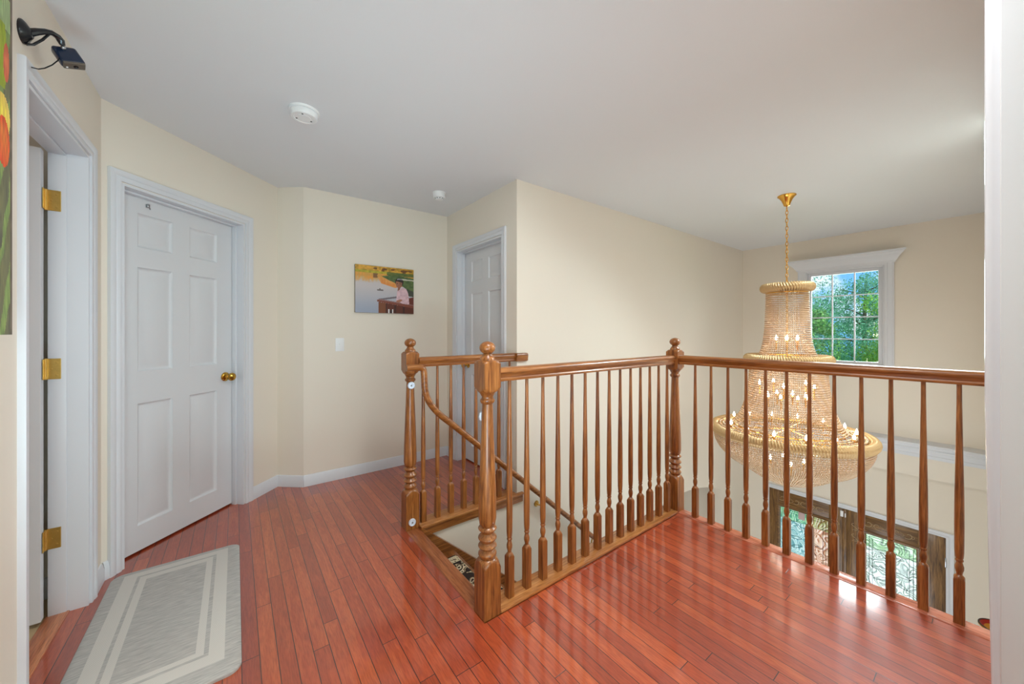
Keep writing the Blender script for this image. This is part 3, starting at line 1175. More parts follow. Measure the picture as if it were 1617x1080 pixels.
# ------------------------------------------------------------------ balustrades
def baluster_bm():
    bm = bmesh.new()
    prof = [(0.0, 0.0165, 1), (0.001, 0.0165, 1), (0.189, 0.0165, 1), (0.191, 0.0165, 1), (0.192, 0.0165, 1, 0.0232), (0.198, 0.0165, 1, 0.0200), (0.204, 0.0165, 1, 0.0160), (0.209, 0.0165, 1, 0.0115), (0.212, 0.0090, 0), (0.222, 0.0105, 0), (0.234, 0.0135, 0),
            (0.246, 0.0138, 0), (0.258, 0.0110, 0), (0.266, 0.0092, 0), (0.270, 0.0120, 0), (0.275, 0.0128, 0), (0.280, 0.0105, 0), (0.286, 0.0125, 0), (0.310, 0.0140, 0),
            (0.42, 0.0150, 0), (0.55, 0.0142, 0), (0.75, 0.0112, 0), (0.95, 0.0085, 0), (1.06, 0.0080, 0)]
    lathe(bm, prof, 16)
    return bm


def newel_bm():
    bm = bmesh.new()
    R = 0.0435
    prof = [(0.0, R, 1), (0.001, R, 1), (0.211, R, 1), (0.214, R, 1), (0.2155, R, 1, 0.0612), (0.224, R, 1, 0.0575), (0.232, R, 1, 0.0535), (0.239, R, 1, 0.0490), (0.245, R, 1, 0.0440), (0.2500, R, 1, 0.0385), (0.2535, R, 0, 0.0345), (0.2540, 0.033, 0),
            (0.261, 0.037, 0), (0.268, 0.0415, 0), (0.274, 0.0415, 0), (0.282, 0.036, 0), (0.291, 0.029, 0), (0.296, 0.031, 0), (0.301, 0.040, 0), (0.306, 0.0425, 0), (0.311, 0.040, 0), (0.318, 0.031, 0), (0.323, 0.029, 0),
            (0.329, 0.032, 0), (0.336, 0.040, 0), (0.342, 0.0425, 0), (0.348, 0.040, 0), (0.355, 0.033, 0), (0.364, 0.0285, 0), (0.372, 0.031, 0), (0.378, 0.039, 0), (0.384, 0.0425, 0), (0.390, 0.039, 0), (0.396, 0.030, 0),
            (0.405, 0.036, 0), (0.430, 0.0405, 0), (0.50, 0.040, 0), (0.65, 0.035, 0), (0.80, 0.029, 0), (0.93, 0.0245, 0), (0.945, 0.024, 0), (0.949, 0.029, 0), (0.956, 0.0335, 0), (0.964, 0.0335, 0), (0.970, 0.027, 0), (0.978, 0.026, 0), (0.986, 0.031, 0), (0.996, 0.036, 0),
            (0.998, 0.0385, 0), (1.002, R, 1, 0.0440), (1.008, R, 1, 0.0505), (1.015, R, 1, 0.0570), (1.020, R, 1, 0.0612), (1.0215, R, 1), (1.0245, R, 1), (1.1235, R, 1), (1.1265, R, 1), (1.128, R, 1, 0.0612), (1.133, R, 1, 0.0565), (1.138, R, 1, 0.0490), (1.1415, R, 1, 0.0420), (1.1420, 0.034, 0), (1.152, 0.033, 0), (1.158, 0.027, 0), (1.166, 0.0215, 0), (1.172, 0.021, 0)]
    for i in range(1, 12):
        a = PI * i / 12
        prof.append((1.198 - 0.029 * math.cos(a), max(0.0225 if i == 1 else 0.003, 0.037 * math.sin(a)), 0))
    prof.append((1.2272, 0.001, 0))
    lathe(bm, prof, 32)
    return bm


def rail_bm(L, w=0.062, zt=1.105, zb=1.042, end_round=False):
    """hand rail along local x, centred on y = 0"""
    h = zt - zb
    hw = w / 2
    pr = [(-hw * 0.66, zb), (-hw * 0.72, zb + h * 0.16), (-hw * 0.62, zb + h * 0.26), (-hw * 0.80, zb + h * 0.42), (-hw, zb + h * 0.60), (-hw, zb + h * 0.76), (-hw * 0.78, zb + h * 0.92), (-hw * 0.4, zt),
          (hw * 0.4, zt), (hw * 0.78, zb + h * 0.92), (hw, zb + h * 0.76), (hw, zb + h * 0.60), (hw * 0.80, zb + h * 0.42), (hw * 0.62, zb + h * 0.26), (hw * 0.72, zb + h * 0.16), (hw * 0.66, zb)]
    bm = bmesh.new()
    st_ = [(0, 1.0), (L, 1.0)]
    if end_round:
        st_ = [(0, 1.0), (L - 0.02, 1.0), (L - 0.008, 0.97), (L, 0.86)]
    rings = []
    zc = (zt + zb) / 2
    for x, k in st_:
        rings.append([bm.verts.new((x, y * k, zc + (z - zc) * k)) for y, z in pr])
    n = len(pr)
    for A, B in zip(rings, rings[1:]):
        for i in range(n):
            bm.faces.new((A[i], A[(i + 1) % n], B[(i + 1) % n], B[i]))
    bm.faces.new(rings[0]); bm.faces.new(rings[-1])
    bmesh.ops.recalc_face_normals(bm, faces=bm.faces)
    return bm


bal_me = baluster_bm()
me_bal = bpy.data.meshes.new('baluster')
bmesh.ops.recalc_face_normals(bal_me, faces=bal_me.faces)
bal_me.normal_update()
for f in bal_me.faces:
    f.smooth = True
for e in bal_me.edges:
    if len(e.link_faces) == 2 and e.calc_face_angle(0) > math.radians(35):
        e.smooth = False
bal_me.to_mesh(me_bal)
bal_me.free()
nb = newel_bm()
me_newel = bpy.data.meshes.new('newel_post')
bmesh.ops.recalc_face_normals(nb, faces=nb.faces)
nb.normal_update()
for f in nb.faces:
    f.smooth = True
for e in nb.edges:
    if len(e.link_faces) == 2 and e.calc_face_angle(0) > math.radians(40):
        e.smooth = False
nb.to_mesh(me_newel)
nb.free()
me_bal.materials.append(M_oakZ)
me_newel.materials.append(M_oakZ)


def put(name, me, parent, loc):
    o = bpy.data.objects.new(name, me)
    COL.objects.link(o)
    o.parent = parent
    o.location = loc
    return o


# landing balustrade: newel B, run along X, corner newel C, run along Y to the wall
NBx, NBy = 0.912, 1.392
NCx, NCy = 2.515, 1.392
bal = thing('landing_balustrade', 'L-shaped oak balustrade with two ball-topped newels, nearest the camera, ending at white trim', 'balustrade', (NBx, NBy, 0))
put('newel_post', me_newel, bal, (0, 0, 0))
put('newel_post', me_newel, bal, (NCx - NBx, 0, 0))
for i in range(14):
    put('baluster', me_bal, bal, (1.038 + 0.1058 * i - NBx, 0.002, 0.016))
for i in range(12):
    put('baluster', me_bal, bal, (0, 0, 0)).location = (NCx - NBx, 1.247 - 0.1043 * i - NBy, 0.0035)
obj('handrail', rail_bm(NCx - NBx - 0.080), M_oakX, bal, loc=(0.040, 0, 0))
obj('handrail', rail_bm(NCy - 0.038), M_oakX, bal, loc=(NCx - NBx, -0.038, 0), rot=(0, 0, math.radians(-90)))
bm = bmesh.new()
bbox(bm, 0.044, NCx - NBx - 0.044, -0.047, 0.062, 0.0, 0.018, 0.005, 2)
obj('shoe_rail', bm, M_shoe, bal)
bm = bmesh.new()
bbox(bm, -0.045, NCx - NBx + 0.03, 0.046, 0.054, -0.30, -0.001, 0.002, 2)
obj('fascia_board', bm, M_oakX, bal)

# upper balustrade at the closet landing
NAx, NAy = 0.910, 2.305
ba = thing('closet_landing_balustrade', 'short oak balustrade with one newel on the far side of the stair opening', 'balustrade', (NAx, NAy, 0))
put('newel_post', me_newel, ba, (0, 0, 0))
for i in range(8):
    put('baluster', me_bal, ba, (0.992 + 0.1015 * i - NAx, -0.018, 0.018))
obj('handrail', rail_bm(1.748 - NAx - 0.042), M_oakX, ba, loc=(0.040, -0.029, 0))
obj('handrail_end', rail_bm(0.112, 0.026, end_round=True), M_oakX, ba, loc=(1.734 - NAx, 2.2415 - NAy, 0))
bm = bmesh.new()
bbox(bm, 0.042, 1.742 - NAx, -0.078, 0.048, 0.0, 0.020, 0.006, 3)
bbox(bm, 1.73 - NAx, 1.80 - NAx, -0.078, -0.051, 0.0, 0.020, 0.006, 3)
obj('shoe_rail', bm, M_shoe, ba)
bm = bmesh.new()
bbox(bm, 0.042, 1.795 - NAx, -0.072, -0.0505, -0.052, 0.0, 0.002, 2)
obj('fascia_board', bm, M_oakX, ba)

# wall hand rail down the stairs
hr = thing('stair_handrail', 'round oak handrail sloping down the long wall beside the stairs', 'handrail', (0.95, 2.19, 0))
pts = [(-0.112, -0.004, 1.048), (-0.05, -0.004, 1.048), (-0.012, -0.004, 1.045), (0.003, -0.004, 1.030), (0.005, -0.004, 0.99), (0.006, -0.004, 0.935), (0.012, -0.004, 0.885), (0.030, -0.004, 0.835), (0.062, -0.004, 0.785), (0.11, -0.004, 0.732), (0.17, -0.004, 0.682)]
for i in range(12):
    t = 0.22 + 1.55 * i / 11
    pts.append((t, -0.004, 0.640 - 0.868 * (t - 0.22)))
dense = []
for p, q in zip(pts, pts[1:]):
    for k in range(3):
        dense.append(Vector(p).lerp(Vector(q), k / 3))
dense.append(Vector(pts[-1]))
for _ in range(3):
    dense = [dense[0]] + [(dense[i - 1] + 2 * dense[i] + dense[i + 1]) / 4 for i in range(1, len(dense) - 1)] + [dense[-1]]
bm = bmesh.new()
tube(bm, dense, 0.0205, 14)
obj('handrail_grip', bm, M_oakX, hr, angle=60)
for xx in (0.53, 1.0, 1.6):
    zz = 0.640 - 0.868 * (xx - 0.22)
    bm = bmesh.new()
    tube(bm, [(xx, 0.062, zz - 0.085), (xx, 0.03, zz - 0.085), (xx, 0.004, zz - 0.07), (xx, -0.004, zz - 0.022)], 0.006, 8)
    t = bmesh.new()
    lathe(t, [(0, 0.024), (0.004, 0.024), (0.008, 0.016)], 16)
    merge(bm, t, Matrix.Translation((xx, 0.0645, zz - 0.085)) @ Matrix.Rotation(math.radians(90), 4, 'X'))
    obj('rail_bracket', bm, M_brass2, hr)

# gate cups (small round discs) on the newels
def gate_cup(loc, rot, label):
    bm = bmesh.new()
    lathe(bm, [(0, 0.0235), (0.006, 0.0235), (0.011, 0.021), (0.0115, 0.018), (0.008, 0.0165), (0.008, 0.006)], 28)
    t = bmesh.new()
    lathe(t, [(0.008, 0.0055), (0.0105, 0.0045), (0.0107, 0.001)], 12)
    o = obj('gate_cup', bm, plain('cup_plastic_%d' % len(MATS), (216, 226, 240), 0.4), None, loc=loc, rot=rot)
    s = obj('screw', t, M_steel, o)
    tag(o, label, 'gate cup', 'round gate mounting cups on the newel posts')
    return o


gate_cup((0.905, NAy - 0.0265, 0.925), (math.radians(90), 0, 0), 'pale round cup high on the far newel, just below its top block')
gate_cup((0.905, NAy - 0.0435, 0.050), (math.radians(90), 0, 0), 'pale round cup at the foot of the far newel, near the floor')
gate_cup((0.9045, NBy + 0.0265, 0.885), (math.radians(-90), 0, math.radians(38)), 'pale round cup half hidden behind the upper part of the near newel')

# ------------------------------------------------------------------ ceiling devices
def smoke(loc, r, label, big):
    o = thing('smoke_detector', label, 'smoke detector', loc, 0, 'smoke detectors on the ceiling')
    bm = bmesh.new()
    if big:
        lathe(bm, [(0, r), (-0.006, r), (-0.010, r * 0.97), (-0.012, r * 0.90), (-0.013, r * 0.84)], 40)
        obj('mounting_plate', bm, M_plastic, o)
        bm = bmesh.new()
        lathe(bm, [(-0.012, r * 0.84), (-0.014, r * 0.91), (-0.034, r * 0.88), (-0.040, r * 0.82), (-0.041, r * 0.66), (-0.0385, r * 0.63), (-0.0385, r * 0.46), (-0.0405, r * 0.44), (-0.0405, 0.001)], 40)
        obj('detector_cover', bm, M_plastic, o)
        for an in (0.4, 2.5, 4.4):
            bm = bmesh.new()
            t = bmesh.new()
            box(t, r * 0.48, r * 0.60, -0.004, 0.004, -0.0392, -0.0385)
            merge(bm, t, Matrix.Rotation(an, 4, 'Z'))
            obj('vent_slot', bm, M_dark, o)
    else:
        lathe(bm, [(0, r), (-0.008, r), (-0.010, r * 0.96)], 32)
        obj('mounting_plate', bm, M_plastic, o)
        bm = bmesh.new()
        lathe(bm, [(-0.008, r * 0.94), (-0.040, r * 0.92), (-0.046, r * 0.85), (-0.048, r * 0.66), (-0.056, r * 0.64), (-0.060, r * 0.5), (-0.060, 0.001)], 32)
        obj('detector_cover', bm, M_plastic, o)
        for k in range(10):
            bm = bmesh.new()
            t = bmesh.new()
            box(t, r * 0.60, r * 0.655, -0.005, 0.005, -0.0555, -0.0495)
            merge(bm, t, Matrix.Rotation(2 * PI * k / 10, 4, 'Z'))
            obj('vent_slot', bm, M_dark, o)
    return o


smoke((0.296, 2.25, H), 0.074, 'wide white smoke detector on the ceiling, nearer of the two', True)
smoke((1.395, 2.88, H), 0.056, 'small deep white smoke detector on the ceiling by the far closet door', False)

# ------------------------------------------------------------------ light switch
o = thing('light_switch', 'white single light switch on the cream wall below left of the picture', 'light switch', (0.722, HALL_Y, 1.16), 0)
bm = bmesh.new()
bbox(bm, -0.035, 0.035, -0.006, 0, -0.057, 0.057, 0.003, 2)
obj('switch_plate', bm, M_plastic, o)
bm = bmesh.new()
bbox(bm, -0.005, 0.005, -0.014, -0.006, -0.004, 0.011, 0.002, 1)
obj('toggle', bm, M_plastic, o)

# ------------------------------------------------------------------ painted canvases
def canvas(name, W, Hh, depth, fn, nx, ny, loc, ang, edge_rgb):
    """front painted by fn(u, v) -> sRGB 0..255 (u right, v up), canvas front towards local -y"""
    us = (np.arange(nx) + 0.5) / nx
    vs = (np.arange(ny) + 0.5) / ny
    verts, faces, cols = [], [], []
    for j in range(ny + 1):
        for i in range(nx + 1):
            verts.append((W * i / nx, -depth, Hh * j / ny))
    for j in range(ny):
        for i in range(nx):
            a_ = j * (nx + 1) + i
            faces.append((a_, a_ + 1, a_ + nx + 2, a_ + nx + 1))
            c = lin(fn(us[i], vs[j]))
            cols += [c] * 4
    k = len(verts)
    verts += [(0, 0, 0), (W, 0, 0), (W, 0, Hh), (0, 0, Hh), (0, -depth, 0), (W, -depth, 0), (W, -depth, Hh), (0, -depth, Hh)]
    for f in ((0, 1, 5, 4), (1, 2, 6, 5), (2, 3, 7, 6), (3, 0, 4, 7), (0, 3, 2, 1)):
        faces.append(tuple(k + q for q in f))
        cols += [lin(edge_rgb)] * 4
    me = bpy.data.meshes.new(name)
    me.from_pydata(verts, [], faces)
    ca = me.color_attributes.new('Col', 'FLOAT_COLOR', 'CORNER')
    ca.data.foreach_set('color', np.array(cols, dtype=np.float32).ravel())
    m, nt, b = new_mat(name + '_print')
    at = N(nt, 'ShaderNodeAttribute')
    at.attribute_name = 'Col'
    nt.links.new(at.outputs['Color'], b.inputs['Base Color'])
    b.inputs['Roughness'].default_value = 0.5
    me.materials.append(m)
    o = bpy.data.objects.new(name, me)
    COL.objects.link(o)
    o.location = loc
    o.rotation_euler = (0, 0, ang)
    return o


def mixc(a_, b_, t):
    t = max(0.0, min(1.0, t))
    return tuple(a_[i] * (1 - t) + b_[i] * t for i in range(3))


def inpoly(x, y, pts):
    ins = False
    j = len(pts) - 1
    for i in range(len(pts)):
        if (pts[i][1] > y) != (pts[j][1] > y) and x < (pts[j][0] - pts[i][0]) * (y - pts[i][1]) / (pts[j][1] - pts[i][1]) + pts[i][0]:
            ins = not ins
        j = i
    return ins


def hsh(i, j):
    v = math.sin(i * 127.1 + j * 311.7) * 43758.5453
    return v - math.floor(v)


def vn(x, y):
    i, j = math.floor(x), math.floor(y)
    fx, fy = x - i, y - j
    fx, fy = fx * fx * (3 - 2 * fx), fy * fy * (3 - 2 * fy)
    return (hsh(i, j) * (1 - fx) + hsh(i + 1, j) * fx) * (1 - fy) + (hsh(i, j + 1) * (1 - fx) + hsh(i + 1, j + 1) * fx) * fy


def photo(u, v):
    y = 1 - v                                     # y down, as in the print
    n = vn(u * 30, y * 30)
    n2 = vn(u * 60 + 9, y * 16)
    if y < 0.10:
        c = mixc((150, 118, 24), (232, 170, 60), n)
        if vn(u * 18, 3 + y * 20) > 0.68 and y > 0.03:
            c = mixc(c, (84, 44, 20), 0.75)
    elif y < 0.155:
        c = mixc((146, 140, 30), (196, 176, 50), n)
    else:
        c = mixc((226, 150, 60), (196, 150, 70), n2)
        t = (y - 0.16) / 0.18
        c = mixc(c, (196, 186, 184), (t - 0.45 + 0.5 * (n2 - 0.5)) * 1.6)
        if 0.29 < u + 0.02 * (n - 0.5) < 0.36 and y < 0.22 + 0.06 * n:
            c = mixc(c, (90, 62, 40), 0.7)
        if y > 0.36:
            c = mixc((196, 188, 188), (150, 160, 180), (y - 0.45) / 0.55)
    # right hand bank
    if inpoly(u, y, [(0.42, 0.20), (0.66, 0.16), (1.0, 0.20), (1.0, 0.55), (0.80, 0.40), (0.62, 0.32)]):
        c = mixc((60, 84, 44), (96, 116, 62), n)
        if 0.225 < y - 0.04 * (u - 0.7) < 0.25 and u > 0.78:
            c = (200, 192, 176)
    if inpoly(u, y, [(0.36, 0.22), (0.6, 0.30), (0.80, 0.40), (0.66, 0.44), (0.42, 0.36)]):
        c = mixc((214, 130, 56), (220, 160, 90), n2)
    if u > 0.52 and y < 0.18 and y > 0.10:
        c = mixc((72, 92, 40), (120, 120, 50), n)
    if inpoly(u, y, [(0.86, 0.44), (1.0, 0.50), (1.0, 0.62), (0.88, 0.60)]):
        c = (60, 66, 54)
    # water bird
    if abs(y - 0.505) < 0.014 and 0.35 < u < 0.46 or (abs(y - 0.485) < 0.012 and 0.39 < u < 0.41):
        c = (110, 98, 96)
    # wooden rail
    if inpoly(u, y, [(0.36, 0.70), (0.70, 0.62), (0.70, 0.66), (0.44, 0.72), (1.0, 0.82), (1.0, 0.80)]):
        c = (112, 104, 110)
    if inpoly(u, y, [(0.88, 0.66), (1.0, 0.62), (1.0, 0.80), (0.88, 0.79)]):
        c = (104, 40, 24)
    if inpoly(u, y, [(0.355, 0.715), (0.42, 0.70), (1.0, 0.80), (1.0, 0.875), (0.355, 0.755)]):
        c = (124, 62, 44) if y > 0.74 + (u - 0.36) * 0.15 - 0.02 else (140, 104, 100)
    if inpoly(u, y, [(0.375, 0.76), (1.0, 0.875), (1.0, 1.0), (0.375, 1.0)]):
        c = (120, 66, 34) if u < 0.50 else (92, 38, 20)
        if abs(u - 0.665) < 0.018 or abs(u - 0.82) < 0.018 or 0.50 < u < 0.515:
            c = (58, 22, 12)
        if (abs(u - 0.555) < 0.011 or abs(u - 0.62) < 0.011) and y > 0.91:
            c = (226, 226, 226)
        if 0.575 < u < 0.605 and y > 0.93:
            c = (40, 36, 40)
    # child in a pale pink shirt leaning on the rail
    if inpoly(u, y, [(0.70, 0.50), (0.78, 0.43), (0.86, 0.44), (0.90, 0.55), (0.92, 0.79), (0.80, 0.78), (0.68, 0.72)]):
        c = mixc((196, 160, 170), (224, 190, 196), n)
    if inpoly(u, y, [(0.68, 0.72), (0.76, 0.68), (0.80, 0.70), (0.74, 0.76), (0.69, 0.75)]):
        c = (168, 112, 88)
    dx, dy = (u - 0.738) / 0.076, (y - 0.305) / 0.088
    if dx * dx + dy * dy < 1:
        c = mixc((34, 26, 24), (58, 42, 36), n)
    dx, dy = (u - 0.732) / 0.058, (y - 0.348) / 0.085
    if dx * dx + dy * dy < 1 and y > 0.292 + 0.25 * (u - 0.70):
        c = mixc((156, 104, 78), (132, 84, 62), max(0, dx))
        if abs(dy + 0.10) < 0.10 and abs(abs(dx + 0.10) - 0.38) < 0.15:
            c = (48, 32, 28)
        if abs(dy - 0.45) < 0.06 and abs(dx + 0.08) < 0.26:
            c = (128, 66, 60)
    if abs(y - 0.240 - 2.2 * (u - 0.745) ** 2) < 0.011 and 0.70 < u < 0.79:
        c = mixc((176, 180, 190), (120, 120, 132), n)
    if inpoly(u, y, [(0.715, 0.42), (0.76, 0.42), (0.74, 0.48), (0.705, 0.50)]):
        c = (140, 90, 66)
    return c


pc = canvas('photo_canvas', 0.535, 0.425, 0.028, photo, 170, 136, (0.842, HALL_Y, 1.443), 0.0, (120, 108, 88))
tag(pc, 'photo canvas of a child in a pale shirt by a lake, on the cream wall', 'picture')


def tulips(u, v):
    # u right (near the opening), v up; y counts down from the top
    y = 1 - v
    n = vn(u * 60, y * 40)
    n2 = vn(u * 25 + 4, y * 18)
    c = mixc((92, 92, 78), (126, 126, 84), n2)
    st_ = math.sin(u * 70 + y * 30 + 2 * n2)
    if st_ > 0.35:
        c = mixc((120, 146, 84), (150, 172, 96), n)
    if 0.17 < y < 0.25:
        c = mixc(c, (168, 196, 138), 0.8)
    if 0.24 < y < 0.40 and u < 0.965 - 0.25 * abs(y - 0.32):
        c = mixc((140, 162, 24), (170, 180, 50), n)

    def blob(cu, cv, ru, rv):
        return ((u - cu) / ru) ** 2 + ((y - cv) / rv) ** 2 + 0.35 * (n2 - 0.5)
    for cu, cv, ru, rv, c1, c2 in ((0.93, 0.05, 0.06, 0.10, (240, 210, 30), (230, 150, 50)), (0.955, 0.33, 0.022, 0.05, (226, 130, 84), (206, 90, 60)),
                                   (0.93, 0.47, 0.055, 0.055, (248, 226, 70), (244, 206, 110)), (0.935, 0.53, 0.045, 0.06, (244, 150, 60), (226, 72, 30)),
                                   (0.60, 0.30, 0.12, 0.12, (240, 200, 40), (226, 120, 40)), (0.35, 0.45, 0.14, 0.12, (236, 120, 50), (214, 60, 30)),
                                   (0.20, 0.20, 0.10, 0.09, (240, 210, 60), (230, 140, 50)), (0.70, 0.62, 0.10, 0.09, (240, 190, 50), (226, 90, 40))):
        q = blob(cu, cv, ru, rv)
        if q < 1:
            c = mixc(c1, c2, q * 0.6 + 0.5 * n)
    k_ = 0.86 + 0.26 * vn(u * 260, y * 46)
    c = tuple(min(255, q_ * k_) for q_ in c)
    if u > 0.982:
        c = mixc((92, 82, 68), (124, 110, 94), vn(3, y * 40))
    return c


tp = canvas('tulip_canvas', 0.76, 1.14, 0.032, tulips, 300, 220, (-0.545, 0.952, 1.262), A_LEFT, (104, 96, 80))
tag(tp, 'tall canvas of yellow and orange tulips on the left wall, cut by the frame', 'painting')

# ------------------------------------------------------------------ security camera above the left door
sc_ = thing('security_camera', 'black security camera on a curved arm above the left door casing', 'security camera', (-0.545, 1.882, 2.232))
bm = bmesh.new()
lathe(bm, [(0, 0.036), (0.004, 0.036), (0.010, 0.030), (0.016, 0.020), (0.022, 0.012)], 24)
bmesh.ops.transform(bm, matrix=Matrix.Rotation(math.radians(90), 4, 'Y'), verts=bm.verts)
obj('mount_plate', bm, M_black, sc_)
bm = bmesh.new()
arm = [(0.010, 0.0, 0.0), (0.028, 0.008, 0.018), (0.044, 0.020, 0.034), (0.054, 0.032, 0.042), (0.063, 0.044, 0.042), (0.068, 0.052, 0.036), (0.071, 0.057, 0.024)]
tube(bm, arm, [0.012, 0.010, 0.008, 0.008, 0.009, 0.010, 0.007], 10)
tube(bm, [(0.008, 0.004, -0.036), (0.020, 0.012, -0.026), (0.036, 0.024, 0.006), (0.048, 0.032, 0.036)], 0.0035, 8)
obj('mount_arm', bm, M_black, sc_)
bm = bmesh.new()
t = bmesh.new()
bmesh.ops.create_uvsphere(t, u_segments=12, v_segments=8, radius=0.007)
merge(bm, t, Matrix.Translation((0.072, 0.060, 0.018)))
obj('ball_joint', bm, M_steel, sc_)
# body: front (lens) along local -y
bm = bmesh.new()
bbox(bm, -0.031, 0.031, -0.030, 0.030, -0.016, 0.016, 0.0085, 4)
body = obj('camera_body', bm, M_navy, sc_, loc=(0.080, 0.077, -0.002), angle=60)
bm = bmesh.new()
bbox(bm, -0.028, 0.028, -0.0335, -0.024, -0.0145, 0.0145, 0.0040, 3)
face = obj('camera_face', bm, M_camface, body, angle=60)
bm = bmesh.new()
lathe(bm, [(0, 0.0065), (0.002, 0.0065), (0.0028, 0.0045), (0.001, 0.003), (0.001, 0.0005)], 18)
bmesh.ops.transform(bm, matrix=Matrix.Translation((0.002, -0.0335, 0)) @ Matrix.Rotation(math.radians(90), 4, 'X'), verts=bm.verts)
obj('lens', bm, M_black, body)
bm = bmesh.new()
lathe(bm, [(0, 0.003), (0.0008, 0.0028)], 12)
bmesh.ops.transform(bm, matrix=Matrix.Translation((-0.020, -0.0335, -0.005)) @ Matrix.Rotation(math.radians(90), 4, 'X'), verts=bm.verts)
obj('indicator', bm, M_plastic, body)
f_ = Vector((0.106, -0.442, -1.416)).normalized()
t_ = Vector((0.300, -1.248, 0.404))
t_ = (t_ - f_ * t_.dot(f_)).normalized()
x_ = (-f_).cross(t_).normalized()
body.matrix_local = Matrix.Translation(body.location) @ (Matrix((x_, -f_, t_)).transposed()).to_4x4() @ Matrix.Rotation(math.radians(26), 4, 'Z')
bm = bmesh.new()
cp_ = [(0.066, 0.058, -0.012), (0.062, 0.052, -0.035), (0.052, 0.040, -0.062), (0.040, 0.026, -0.086), (0.030, 0.014, -0.100), (0.019, 0.002, -0.106)]
tube(bm, cp_, 0.0018, 6)
obj('power_cable', bm, M_black, sc_)

# ------------------------------------------------------------------ floor mat
m, nt, b = new_mat('mat_weave')
tc = N(nt, 'ShaderNodeTexCoord')
sp = N(nt, 'ShaderNodeSeparateXYZ')
nt.links.new(tc.outputs['Object'], sp.inputs[0])
def rect_mask(x0, x1, y0, y1):
    a_ = mathn(nt, 'GREATER_THAN', sp.outputs['X'], x0)
    b_ = mathn(nt, 'LESS_THAN', sp.outputs['X'], x1)
    c_ = mathn(nt, 'GREATER_THAN', sp.outputs['Y'], y0)
    d2 = mathn(nt, 'LESS_THAN', sp.outputs['Y'], y1)
    return mathn(nt, 'MULTIPLY', mathn(nt, 'MULTIPLY', a_, b_), mathn(nt, 'MULTIPLY', c_, d2))
nz = N(nt, 'ShaderNodeTexNoise')
mpn = N(nt, 'ShaderNodeMapping')
mpn.inputs['Scale'].default_value = (12, 90, 1)
mpn.inputs['Rotation'].default_value = (0, 0, 0.12)
nt.links.new(tc.outputs['Object'], mpn.inputs['Vector'])
nt.links.new(mpn.outputs[0], nz.inputs['Vector'])
nz.inputs['Scale'].default_value = 1.6
nz.inputs['Detail'].default_value = 5
wv = N(nt, 'ShaderNodeTexWave')
wv.bands_direction = 'Y'
wv.inputs['Scale'].default_value = 55
nt.links.new(tc.outputs['Object'], wv.inputs['Vector'])
gr = N(nt, 'ShaderNodeValToRGB')
gr.color_ramp.elements[0].position = 0.3
gr.color_ramp.elements[0].color = lin((168, 166, 163))
gr.color_ramp.elements[1].position = 0.7
gr.color_ramp.elements[1].color = lin((202, 198, 193))
nt.links.new(nz.outputs['Fac'], gr.inputs['Fac'])
cr = N(nt, 'ShaderNodeValToRGB')
cr.color_ramp.elements[0].color = lin((200, 196, 190))
cr.color_ramp.elements[1].color = lin((224, 219, 212))
nt.links.new(wv.outputs['Fac'], cr.inputs['Fac'])
cur = gr.outputs[0]
for mask, src in ((rect_mask(-0.212, 0.207, -0.425, 0.482), cr.outputs[0]), (rect_mask(-0.160, 0.157, -0.369, 0.442), gr.outputs[0]),
                  (rect_mask(-0.147, 0.142, -0.356, 0.428), cr.outputs[0]), (rect_mask(-0.120, 0.116, -0.331, 0.392), gr.outputs[0])):
    mx = N(nt, 'ShaderNodeMix', data_type='RGBA')
    nt.links.new(mask, mx.inputs['Factor'])
    nt.links.new(cur, mx.inputs['A'])
    nt.links.new(src, mx.inputs['B'])
    cur = mx.outputs['Result']
nt.links.new(cur, b.inputs['Base Color'])
b.inputs['Roughness'].default_value = 0.85
b.inputs['Specular IOR Level'].default_value = 0.2
bp = N(nt, 'ShaderNodeBump')
bp.inputs['Strength'].default_value = 0.3
bp.inputs['Distance'].default_value = 0.001
nt.links.new(nz.outputs['Fac'], bp.inputs['Height'])
nt.links.new(bp.outputs[0], b.inputs['Normal'])
M_mat = m
bm = bmesh.new()
pts = []
hx, hy, rc = 0.260, 0.512, 0.045
for cx_, cy_, a0 in ((hx - rc, hy - rc, 0), (-hx + rc, hy - rc, 90), (-hx + rc, -hy + rc, 180), (hx - rc, -hy + rc, 270)):
    for k in range(9):
        an = math.radians(a0 + 90 * k / 8)
        pts.append((cx_ + rc * math.cos(an), cy_ + rc * math.sin(an)))
prism(bm, pts, 0.0005, 0.010)
top = [f for f in bm.faces if f.calc_center_median().z > 0.0099 and len(f.verts) > 10]
r_ = bmesh.ops.inset_region(bm, faces=top, thickness=0.005, depth=0.003)
mt = obj('door_mat', bm, M_mat, None, loc=(-0.240, 2.218, 0), angle=50)
tag(mt, 'grey and cream bordered floor mat lying by the left doors', 'floor mat')

